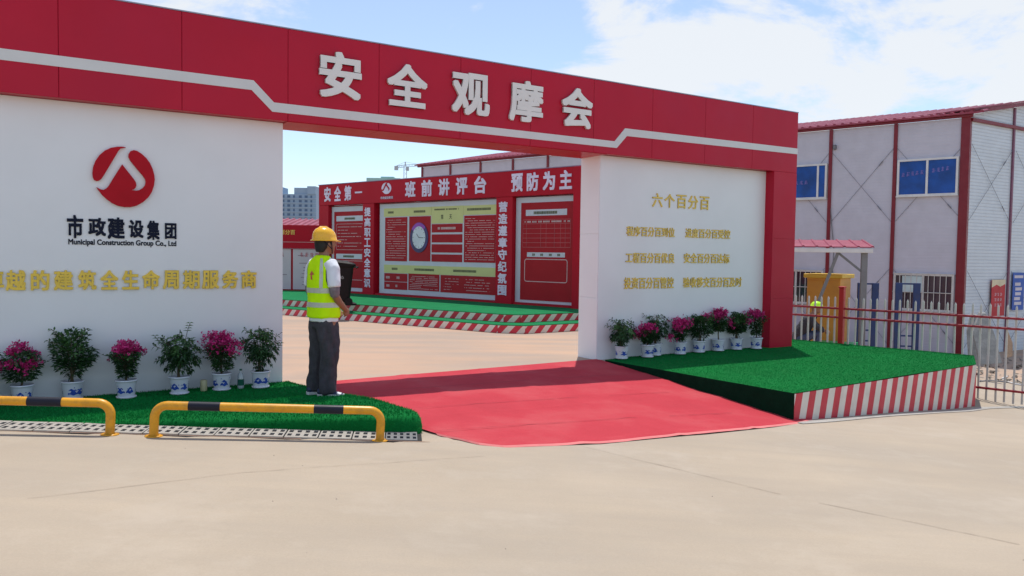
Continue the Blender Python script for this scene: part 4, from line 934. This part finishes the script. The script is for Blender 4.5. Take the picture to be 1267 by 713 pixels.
def green_plant(root, h, w, seed, whorl=True, wisp=None):
    random.seed(seed); F = [MB(), MB(), MB()]; S = MB()
    base = .165; fh = h-base; nst = 7
    for k in range(nst):
        a = k*2*pi/nst+random.uniform(-.3, .3); r = w*.5*random.uniform(.15, .62); top_ = Vector((r*cos(a), r*sin(a)*.8, base+fh*random.uniform(.55, .93)))
        S.tube([(random.uniform(-.02, .02), random.uniform(-.02, .02), base-.01), (top_.x*.3, top_.y*.3, lerp(base, top_.z, .5)), tuple(top_)], [.007, .005, .003], 5)
    n = int(190*(w/.45)*(h/.65)) if whorl else 1300
    for i in range(n):
        # point in an egg shaped crown with lumpy surface
        while True:
            x, y, z = random.uniform(-1, 1), random.uniform(-1, 1), random.uniform(-1, 1); rr = x*x+y*y+z*z
            if rr > 1: continue
            lump = .78+.45*noise.noise(Vector((x*1.8+seed, y*1.8, z*1.8)))
            if math.sqrt(rr) < lump and math.sqrt(rr) > .25: break
        taper = 1-.30*max(0, -z)
        p = Vector((x*w*.5*taper, y*w*.42*taper, base+fh*.5+z*fh*.5))
        if p.z < base+.0: continue
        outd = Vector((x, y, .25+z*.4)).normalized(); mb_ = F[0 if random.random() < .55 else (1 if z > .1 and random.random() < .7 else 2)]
        if whorl:
            nl = random.randint(6, 8); ax = (outd+Vector((0, 0, .5))).normalized(); u = ax.orthogonal().normalized(); v_ = ax.cross(u); L_ = random.uniform(.040, .062)
            for k in range(nl):
                aa = 2*pi*k/nl+random.uniform(-.15, .15); d = (u*cos(aa)+v_*sin(aa)+ax*random.uniform(-.1, .25)).normalized(); leaf(mb_, p+d*.006, d, L_*random.uniform(.8, 1.1), L_*.40)
        else:
            d = (outd+Vector((random.uniform(-.8, .8), random.uniform(-.8, .8), random.uniform(-.5, .5)))).normalized(); leaf(mb_, p, d, random.uniform(.036, .058), random.uniform(.020, .030))
    for k in range(11):      # shoots that stand out of the crown
        a = random.uniform(0, 2*pi); el = random.uniform(-.2, 1.2); q0 = Vector((w*.36*cos(a)*cos(el*.8), w*.30*sin(a)*cos(el*.8), base+fh*(.55+.33*sin(el)))); dr_ = Vector((cos(a), sin(a), .35+.7*el*.6)).normalized(); L_ = random.uniform(.05, .11); q1 = q0+dr_*L_; S.tube([tuple(q0-dr_*.08), tuple(q1)], .0025, 5)
        for q in range(7):
            p = q0.lerp(q1, q/6); aa = q*2.4; side = dr_.orthogonal().normalized(); sd2 = dr_.cross(side); leaf(F[random.choice((0, 1))], p, side*cos(aa)+sd2*sin(aa)+dr_*.6-Vector((0, 0, .25)), random.uniform(.04, .06), .02)
    if wisp:
        for (wx, wz) in wisp:
            S.tube([(wx*.3, 0, h*.7), (wx*.8, -.01, wz-.06), (wx, -.02, wz)], .0028, 5)
            for q in range(4):
                p = Vector((wx*(.75+.08*q), -.02, wz-.075+q*.025)); 
                for k in range(6): aa = k*pi/3; leaf(F[1], p, Vector((cos(aa), sin(aa)*.6, .25)), .045, .016)
    S.build('stems', STEM, root)
    for mb_, mt_, nm in zip(F, (LEAF, LEAFL, LEAFD), ('foliage', 'foliage', 'foliage')): pass
    A = MB()
    for i_, mb_ in enumerate(F): A.mi = i_; A.add(mb_.v, mb_.f)
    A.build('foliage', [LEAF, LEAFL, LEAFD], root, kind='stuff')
def flower_plant(root, h, w, seed, loose=False, stemmy=False):
    random.seed(seed); A = MB(); S = MB(); B = MB(); base = .165; fh = h-base
    S.tube([(0, 0, base-.01), (.006, 0, base+fh*.2), (-.004, 0, base+fh*.42)], [.011, .009, .008], 7)
    cl = []
    nb_ = 9 if not loose else 11
    for k in range(nb_):
        a = k*2*pi/nb_+random.uniform(-.25, .25); r = w*.5*random.uniform(.25, .82)
        z = base+fh*(random.uniform(.74, .92) if not loose else random.uniform(.45, .92))
        if random.random() < .3: r *= .35; z = base+fh*.9
        c_ = Vector((r*cos(a), r*sin(a)*.8, z)); cl.append(c_); S.tube([(0, 0, base+fh*.25), tuple(c_*.5+Vector((0, 0, (base+fh*.45)*.5))), tuple(c_)], [.006, .004, .002], 5)
    low_ = base+fh*(.30 if stemmy else .10)
    for i in range(900):
        z = random.random(); zz = lerp(low_, base+fh*.80, z); rr = w*.5*(.42+.5*z if not loose else .5+.35*sin(pi*z))*math.sqrt(random.random()); a = random.uniform(0, 2*pi); lump = .8+.5*noise.noise(Vector((cos(a)*1.5, sin(a)*1.5, z*3+seed)))
        p = Vector((rr*lump*cos(a), rr*lump*sin(a)*.85, zz)); A.mi = random.choice((0, 0, 1, 2, 2)); leaf(A, p, Vector((cos(a), sin(a), random.uniform(-.4, .5))), random.uniform(.028, .044), random.uniform(.018, .028))
    for k in range(7):
        a = random.uniform(0, 2*pi); q0 = Vector((w*.3*cos(a), w*.26*sin(a), base+fh*random.uniform(.3, .75))); dr_ = Vector((cos(a), sin(a), random.uniform(-.2, .6))).normalized(); q1 = q0+dr_*random.uniform(.06, .13); S.tube([tuple(q0-dr_*.08), tuple(q1)], .0022, 5)
        for q in range(7): A.mi = random.choice((0, 1, 2)); leaf(A, q0.lerp(q1, q/6), Vector((random.uniform(-1, 1), random.uniform(-1, 1), random.uniform(-.5, .6)))+dr_*.5, .036, .024)
        if random.random() < .3: cl.append(q1)
    for c_ in cl:
        n_ = 42 if not loose else 26; rad = .062 if not loose else .045
        for i in range(n_):
            p = c_+Vector((random.gauss(0, rad*.6), random.gauss(0, rad*.6), random.gauss(0, rad*.5)+.005))
            u = Vector((random.uniform(-1, 1), random.uniform(-1, 1), random.uniform(-.2, 1))).normalized(); v_ = u.orthogonal().normalized(); w_ = u.cross(v_); s_ = random.uniform(.013, .020); B.mi = 0 if random.random() < .72 else 1
            for k in range(3):
                aa = 2*pi*k/3+random.uniform(-.2, .2); d = v_*cos(aa)+w_*sin(aa); t_ = u.cross(d)
                B.add([p, p+d*s_*.7-t_*s_*.6+u*s_*.3, p+d*s_*1.35+u*s_*.7, p+d*s_*.7+t_*s_*.6+u*s_*.3], [(0, 1, 2, 3)])
    S.build('stems', STEM, root); A.build('foliage', [LEAF, LEAFL, LEAFD], root, kind='stuff'); B.build('flowers', [PETAL, PETALD], root, kind='stuff')
GP = 'flower pots along the left white wall'; GR = 'flower pots along the right white wall'
plants = [  # kind, s, n, height, width, label, group
 ('g', -2.74, .22, .50, .40, 'green foliage plant only just in the frame at the far left edge', GP, {}),
 ('f', -2.425, .16, .56, .44, 'loose straggly magenta bougainvillea behind the left barrier, near the left edge', GP, dict(loose=True)),
 ('g', -2.02, .13, .70, .48, 'broad tall dense green plant left of the small upright bougainvillea, half behind the left barrier', GP, dict(whorl=False)),
 ('f', -1.575, .27, .52, .36, 'compact magenta bougainvillea standing alone between the two barriers', GP, {}),
 ('g', -1.10, .28, .60, .44, 'wide green schefflera with loose sprays, left of the cream can', GP, dict(wisp=[(.10, .70), (-.22, .58)])),
 ('f', -.69, .24, .56, .40, 'broad flat-topped magenta bougainvillea between the cream can and the green bottle', GP, {}),
 ('g', -.305, .27, .66, .38, 'green schefflera at the right end of the left wall, beside the worker', GP, dict(wisp=[(.20, .46)])),
 ('g', 4.67, .17, .56, .44, 'green plant nearest the gate opening on the right platform', GR, {}),
 ('f', 5.12, .20, .44, .34, 'small magenta bougainvillea second from the gate opening on the right', GR, {}),
 ('g', 5.36, .10, .60, .42, 'green plant behind the smallest bougainvillea on the right platform', GR, {}),
 ('f', 5.80, .15, .50, .36, 'round full magenta bougainvillea in the middle of the right row', GR, {}),
 ('g', 6.22, .12, .60, .44, 'dark round green plant in the middle of the right row', GR, dict(whorl=False)),
 ('f', 6.63, .12, .62, .38, 'tall thin-stemmed magenta bougainvillea on the right platform', GR, dict(stemmy=True)),
 ('g', 7.03, .12, .60, .38, 'narrow dark green plant left of the last bougainvillea by the red column', GR, dict(whorl=False)),
 ('f', 7.40, .19, .60, .40, 'magenta bougainvillea against the red column at the end of the right row', GR, dict(loose=False)),
]
for i, (kd, s_, n_, h_, w_, lab, grp, kw) in enumerate(plants):
    x, y, _ = gw(s_, n_); r = thing('potted_plant', lab, 'potted plant', (x, y, .022), random.Random(i).uniform(0, 6), grp)
    if kd == 'g' and kw.get('wisp'): r.rotation_euler = (0, 0, .3)
    pot_parts(r)
    (green_plant if kd == 'g' else flower_plant)(r, h_, w_, 40+i, **kw)
x, y, _ = gw(-.86, .22); mb = MB(); mb.smooth = True; mb.lathe([(0, .001), (.032, .001), (.034, .006), (.034, .108), (.029, .114), (0, .114)], n=20); o = mb.build('drink_can', CAN); o.location = (x, y, .022); tag(o, 'cream drink can standing between two flower pots on the turf', 'can')
x, y, _ = gw(-.50, .24); bt = thing('plastic_bottle', 'clear bottle with a green label between the last two pots of the left wall', 'bottle', (x, y, .022))
mb = MB(); mb.smooth = True; mb.lathe([(0, .001), (.030, .001), (.033, .01), (.033, .125), (.026, .15), (.012, .172), (.012, .19)], n=20); mb.build('body', CLEAR, bt)
mb = MB(); mb.smooth = True; mb.lathe([(.0338, .035), (.0338, .10)], n=20); mb.build('wrapper', BOTL, bt); mb = MB(); mb.lathe([(.014, .188), (.014, .205), (0, .206)], n=14); mb.build('cap', BOTL, bt)

# ------------------------------------------------------------------ people
def remesh(mb, name, mat, parent, vox=.010, smooth=6, wr=0, wscale=14, stretch=(1, 1, 1), seed=0):
    o = fixn(mb.build(name, mat)); md = o.modifiers.new('r', 'REMESH'); md.mode = 'VOXEL'; md.voxel_size = vox; me = evalmesh(o); bpy.data.objects.remove(o)
    bm = bmesh.new(); bm.from_mesh(me)
    for _ in range(smooth): bmesh.ops.smooth_vert(bm, verts=bm.verts[:], factor=.5, use_axis_x=True, use_axis_y=True, use_axis_z=True)
    if wr:
        bm.normal_update()
        for v in bm.verts:
            q = Vector((v.co.x*stretch[0], v.co.y*stretch[1], v.co.z*stretch[2]))*wscale+Vector((seed, 0, 0)); v.co += v.normal*wr*(noise.noise(q)+.5*noise.noise(q*2.3))
    bm.to_mesh(me); bm.free(); me.name = name; me.materials.clear(); me.materials.append(mat)
    for p in me.polygons: p.use_smooth = True
    return link(name, me, parent)
def limb(mb, pts, rs, n=14):
    mb.tube(pts, rs, n)
    for p, r in ((pts[0], rs[0]), (pts[-1], rs[-1])): ball(mb, p, r)
def ball(mb, c, r, sc=(1, 1, 1), n=12):
    bm = bmesh.new(); bmesh.ops.create_uvsphere(bm, u_segments=n, v_segments=n-2, radius=r)
    for v in bm.verts: v.co = Vector((v.co.x*sc[0]+c[0], v.co.y*sc[1]+c[1], v.co.z*sc[2]+c[2]))
    mb.frombm(bm)
def hand(mb, w, d, side, curl=.7):
    """palm and five fingers from wrist w along direction d (local)"""
    w = Vector(w); d = Vector(d).normalized(); n = Vector((0, side, 0)); n = (n-d*n.dot(d)).normalized(); x = d.cross(n)
    palm = w+d*.045; ball(mb, palm, .04, (1, .5, 1.1)); 
    for k, (off_, ln_) in enumerate(((-.028, .062), (-.010, .072), (.009, .068), (.026, .055))):
        p0 = w+d*.075+x*off_; p1 = p0+(d*cos(curl*.5)-n*sin(curl*.5))*ln_*.5; p2 = p1+(d*cos(curl*1.3)-n*sin(curl*1.3))*ln_*.5; mb.tube([w+d*.05+x*off_*.8, p0, p1, p2], [.010, .0095, .0085, .0065], 8)
    t0 = w+d*.025-x*.030; mb.tube([w+d*.02-x*.015, t0+d*.01, t0+d*.035-x*.012-n*.01, t0+d*.058-x*.010-n*.022], [.012, .0115, .0095, .0075], 8)
yaw = radians(45)
px_, py_ = -1.80, 7.55
man = thing('person', 'worker in yellow helmet, lime vest and dark trousers standing on the turf facing away', 'person', (px_, py_, zturf(px_, py_)+.006), yaw); man.scale = (.93, .93, .965)
# body: forward +x, left +y
b = MB()
b.loft([(.0, 0, .78, .10, .145), (.0, 0, .92, .095, .135), (-.005, 0, 1.10, .105, .150), (-.01, 0, 1.25, .10, .165), (-.01, 0, 1.33, .075, .12), (.0, 0, 1.37, .052, .056), (.012, 0, 1.44, .048, .050)], 24)
ball(b, (.03, 0, 1.515), .092, (1.08, .86, 1.22), 18); b.loft([(.055, 0, 1.405, .045, .035), (.058, 0, 1.43, .060, .052), (.05, 0, 1.47, .075, .062)], 16)
ball(b, (.132, 0, 1.495), .016, (1, .8, 1.3)); b.tube([(.118, 0, 1.525), (.14, 0, 1.492)], [.008, .013], 8); ball(b, (.112, 0, 1.452), .02, (.7, 1.2, .5)); ball(b, (.10, 0, 1.415), .022, (1, 1, .8))
for sy in (-1, 1):
    ball(b, (.01, sy*.083, 1.49), .026, (.7, .35, 1.15)); ball(b, (.106, sy*.032, 1.515), .012)
    limb(b, [(-.005, sy*.165, 1.30), (-.02, sy*.215, 1.15), (-.015, sy*.225, 1.02)], [.055, .047, .040]); wr_ = (.190, sy*.115, .85); limb(b, [(-.015, sy*.225, 1.02), (.07, sy*.18, .93), wr_], [.040, .037, .026]); hand(b, wr_, (.55, -sy*.55, -.55), sy)
    limb(b, [(0, sy*.085, .80), (.01, sy*.10, .46), (-.01, sy*.105, .10)], [.085, .055, .040])
body = remesh(b, 'body', SKIN, man, .007, 3)
# shirt with short sleeves
b = MB(); b.loft([(.005, 0, .735, .132, .176), (.005, 0, .80, .126, .170), (.0, 0, 1.0, .122, .168), (-.01, 0, 1.2, .118, .185), (-.012, 0, 1.30, .10, .175), (-.01, 0, 1.36, .07, .10), (.0, 0, 1.385, .060, .065)], 28, 2.3)
for sy in (-1, 1): b.tube([(-.01, sy*.14, 1.31), (-.015, sy*.195, 1.26), (-.02, sy*.225, 1.15), (-.02, sy*.235, 1.080)], [.07, .070, .066, .066], 16)
remesh(b, 'shirt', SHIRT, man, .010, 4, wr=.006, stretch=(1, 1, .6))
for sy in (-1, 1):
    b = MB(); b.tube([(-.02, sy*.230, 1.12), (-.018, sy*.236, 1.06), (-.010, sy*.226, 1.02), (.0, sy*.216, 1.00)], [.055, .052, .050, .046], 16)
    remesh(b, 'under_sleeve', GREYC, man, .008, 3, wr=.004)
# vest
VR = [(.0, 0, .775, .146, .190), (.0, 0, .87, .148, .192), (-.002, 0, 1.0, .140, .187), (-.012, 0, 1.14, .133, .186), (-.018, 0, 1.25, .124, .180), (-.018, 0, 1.315, .108, .155), (-.015, 0, 1.355, .086, .110), (-.010, 0, 1.385, .070, .078)]
b = MB(); b.loft(VR, 36, 2.3); vest = remesh(b, 'vest', LIME, man, .009, 4, wr=.010, wscale=9, stretch=(1, 1, .55), seed=3)
def vring(z, k=1.0):
    for a, c in zip(VR, VR[1:]):
        if a[2] <= z <= c[2]: t_ = (z-a[2])/(c[2]-a[2]); return [lerp(a[i], c[i], t_)*(k if i > 2 else 1) for i in range(5)]
def vpoint(z, ang, d=.010):
    R = vring(z); c_, s_ = cos(ang), sin(ang); x = (R[3]+d)*math.copysign(abs(c_)**(2/2.3), c_); y = (R[4]+d)*math.copysign(abs(s_)**(2/2.3), s_)
    q = Vector((R[0]+x, R[1]+y, z)); best = None
    return q
import mathutils
vbvh = mathutils.bvhtree.BVHTree.FromObject(vest, bpy.context.evaluated_depsgraph_get())
def snap(q, d=.004):
    loc, nrm, _, _ = vbvh.find_nearest(q); return loc+nrm*d if (nrm.dot(q-Vector((0, 0, q.z))) > 0) else loc-nrm*d
def band(name, strips, mat):
    mb = MB(); mb.smooth = True
    for rows_ in strips:
        n0 = len(rows_[0]); V = [snap(q) for r_ in rows_ for q in r_]; mb.add(V, [(j*n0+i, j*n0+i+1, (j+1)*n0+i+1, (j+1)*n0+i) for j in range(len(rows_)-1) for i in range(n0-1)])
    return fixn(mb.build(name, mat, man))
for zc_ in (1.045, .905):
    band('reflective_band', [[[vpoint(z, 2*pi*k/60) for k in range(61)] for z in (zc_-.024, zc_-.008, zc_+.008, zc_+.024)]], REFL)
for ang in (radians(222), radians(138), radians(320), radians(40)):
    zs = [1.07+.0195*i for i in range(16)]; band('reflective_band', [[[vpoint(z, ang+dd+(.10 if ang > pi else -.10)*((z-1.07)/.29)) for dd in (-.13, -.045, .045, .13)] for z in zs]], REFL)
# dark armhole binding and armpit panel
for sy in (-1, 1):
    mb = MB(); mb.smooth = True; P = []
    for k in range(25):
        a = 2*pi*k/24; P.append(snap(Vector((-.038+.088*cos(a), sy*.25, 1.205+.115*sin(a))), .003))
    mb.tube(P, .0075, 8, caps=False); mb.build('armhole_binding', DARKC, man)
    mb = MB(); mb.smooth = True
    for j in range(6): pass
    rows_ = [[snap(Vector((-.038+.084*r_*cos(2*pi*k/24), sy*.25, 1.180+.11*r_*sin(2*pi*k/24))), .002) for k in range(25)] for r_ in (.05, .5, 1)]
    V = [q for r_ in rows_ for q in r_]; mb.add(V, [(j*25+i, j*25+i+1, (j+1)*25+i+1, (j+1)*25+i) for j in range(2) for i in range(24)]); mb.build('side_panel', DARKC, man)
mb = MB(); q = [snap(Vector((-.2, y_, z_)), .004) for y_, z_ in ((.03, 1.20), (-.01, 1.235), (-.05, 1.20), (-.02, 1.20), (-.03, 1.15), (.0, 1.15), (.01, 1.20))]; mb.add(q, [list(range(7))]); mb.build('back_print', M('orange_red', (.6, .12, .05), .6), man)
# trousers
b = MB(); b.loft([(.0, 0, .68, .118, .168), (.0, 0, .80, .105, .150)], 28, 2.2)
for sy in (-1, 1):
    b.loft([(.0, sy*.075, .78, .100, .075), (.0, sy*.085, .70, .114, .086), (.002, sy*.095, .58, .112, .093), (.022, sy*.10, .45, .108, .088), (.0, sy*.103, .30, .092, .080), (-.012, sy*.105, .16, .092, .082), (-.012, sy*.106, .085, .095, .083), (-.008, sy*.106, .035, .088, .078)], 20)
tr = remesh(b, 'trousers', TROU, man, .010, 3, wr=.022, wscale=9, stretch=(1.3, 1.3, .55), seed=9)
# shoes
def shoe(sy, yw):
    s_ = bpy.data.objects.new('shoe', None)
    mb = MB(); mb.mi = 0
    L_ = [(-.10, .036, .02, .075), (-.06, .040, .02, .085), (.0, .043, .02, .075), (.05, .046, .02, .055), (.10, .046, .02, .045), (.14, .038, .02, .034), (.162, .018, .02, .024)]
    n = 16; V = []; F = []
    for x, w_, zb, zt_ in L_:
        for k in range(n): a = 2*pi*k/n; V.append((x, w_*cos(a), lerp(zb, zt_, (sin(a)+1)/2)))
    for i in range(len(L_)-1):
        for k in range(n): F.append((i*n+k, i*n+(k+1) % n, (i+1)*n+(k+1) % n, (i+1)*n+k))
    F += [list(range(n)), list(range((len(L_)-1)*n, len(L_)*n))]
    mb.add(V, F); mb.m = [0 if (i // n) != 4 else 1 for i in range(len(F))]
    o = fixn(mb.build('shoe', [SHOED, SHOEW], man), True); o.location = (-.01, sy*.105, 0); o.rotation_euler = (0, 0, yw)
    mb = MB(); P = [(-.108, 0), (-.10, -.04), (-.03, -.043), (.06, -.050), (.13, -.044), (.168, -.015), (.168, .015), (.13, .044), (.06, .050), (-.03, .043), (-.10, .04)]; mb.slab(P, 0, .026); fixn(mb.build('sole', SHOEW, o))
    mb = MB(); mb.tube([(-.03, -.044*1, .04), (.0, -.0475, .033), (.045, -.044, .048), (.075, -.036, .062)], [.003, .007, .005, .002], 6); mb.build('swoosh_stripe', SHOEW, o)
shoe(-1, -.75); shoe(1, -.2)
# hair and helmet
b = MB(); ball(b, (.005, 0, 1.525), .098, (1.02, .90, 1.0), 18); b.loft([(-.045, 0, 1.42, .035, .052), (-.035, 0, 1.47, .055, .078), (-.02, 0, 1.52, .075, .086)], 18); remesh(b, 'hair', HAIR, man, .008, 2)
mb = MB(); mb.smooth = True; mb.loft([(.012, 0, 1.530, .150, .118), (.012, 0, 1.536, .152, .120), (.010, 0, 1.545, .130, .110), (.008, 0, 1.580, .126, .107), (.004, 0, 1.615, .114, .098), (.0, 0, 1.645, .088, .078), (-.004, 0, 1.663, .05, .045), (-.004, 0, 1.668, .012, .012)], 32); hel = fixn(mb.build('helmet', HELM, man))
mb = MB(); mb.smooth = True; mb.loft([(.135, 0, 1.528, .055, .070, (-.10, 0)), (.135, 0, 1.535, .057, .072, (-.10, 0))], 24); fixn(mb.build('peak', HELM, hel))
mb = MB(); mb.smooth = True; mb.tube([(.125, 0, 1.585), (.09, 0, 1.635), (.03, 0, 1.668), (-.04, 0, 1.665), (-.09, 0, 1.630), (-.118, 0, 1.58)], .010, 8); mb.build('ridge', HELM, hel)
mb = MB()
for sy in (-1, 1): mb.tube([(.03, sy*.098, 1.53), (.045, sy*.085, 1.47), (.075, sy*.045, 1.415), (.085, 0, 1.402)], .005, 6); mb.tube([(-.05, sy*.085, 1.53), (.02, sy*.092, 1.47), (.045, sy*.085, 1.45)], .004, 6)
mb.build('chin_strap', INK, hel)

# crouching figure behind the fence
c0 = at(1000, 415, 15.6); cg = zground(c0.x, c0.y)
cp = thing('person', 'person crouching behind the fence beside the yellow cabinet, in dark clothes and lime headgear', 'person', (c0.x-.05, c0.y, cg), radians(-20)); dz = max(0, c0.z-cg-.92)
b = MB(); b.loft([(-.12, 0, .30, .13, .17), (-.08, 0, .42, .14, .17), (.0, 0, .60, .13, .18), (.08, 0, .74, .11, .18), (.12, 0, .80, .07, .10), (.15, 0, .86, .05, .05)], 20); ball(b, (.19, 0, .93), .10, (1, .85, 1.15), 16)
for sy in (-1, 1):
    limb(b, [(.08, sy*.17, .74), (.18, sy*.22, .58), (.32, sy*.16, .50)], [.055, .045, .035]); hand(b, (.35, sy*.14, .48), (.8, -sy*.4, -.3), sy)
    limb(b, [(-.10, sy*.10, .32), (.28, sy*.15, .46), (.14, sy*.15, .10), (.24, sy*.16, .04)], [.09, .07, .05, .045])
cb_ = remesh(b, 'body', SKIN, cp, .010, 3)
b = MB(); b.loft([(-.13, 0, .30, .15, .19), (-.08, 0, .42, .16, .19), (.0, 0, .60, .15, .20), (.07, 0, .74, .13, .20), (.11, 0, .80, .09, .12)], 20)
for sy in (-1, 1): limb(b, [(.08, sy*.17, .73), (.18, sy*.225, .58), (.30, sy*.17, .51)], [.065, .055, .048])
remesh(b, 'jacket', DARKC, cp, .010, 3, wr=.010)
b = MB()
for sy in (-1, 1): limb(b, [(-.10, sy*.10, .31), (.27, sy*.15, .45), (.14, sy*.15, .12)], [.11, .085, .065])
remesh(b, 'trousers', M('blue_trousers', (.05, .07, .13), .85), cp, .010, 3, wr=.008)
mb = MB(); mb.smooth = True; mb.loft([(.19, 0, .935, .135, .12), (.19, 0, .945, .135, .12), (.185, 0, .95, .118, .105), (.185, 0, 1.00, .112, .10), (.185, 0, 1.05, .07, .065), (.185, 0, 1.065, .01, .01)], 24); fixn(mb.build('headgear', M('lime_plastic', (.50, .92, .02), .4), cp))
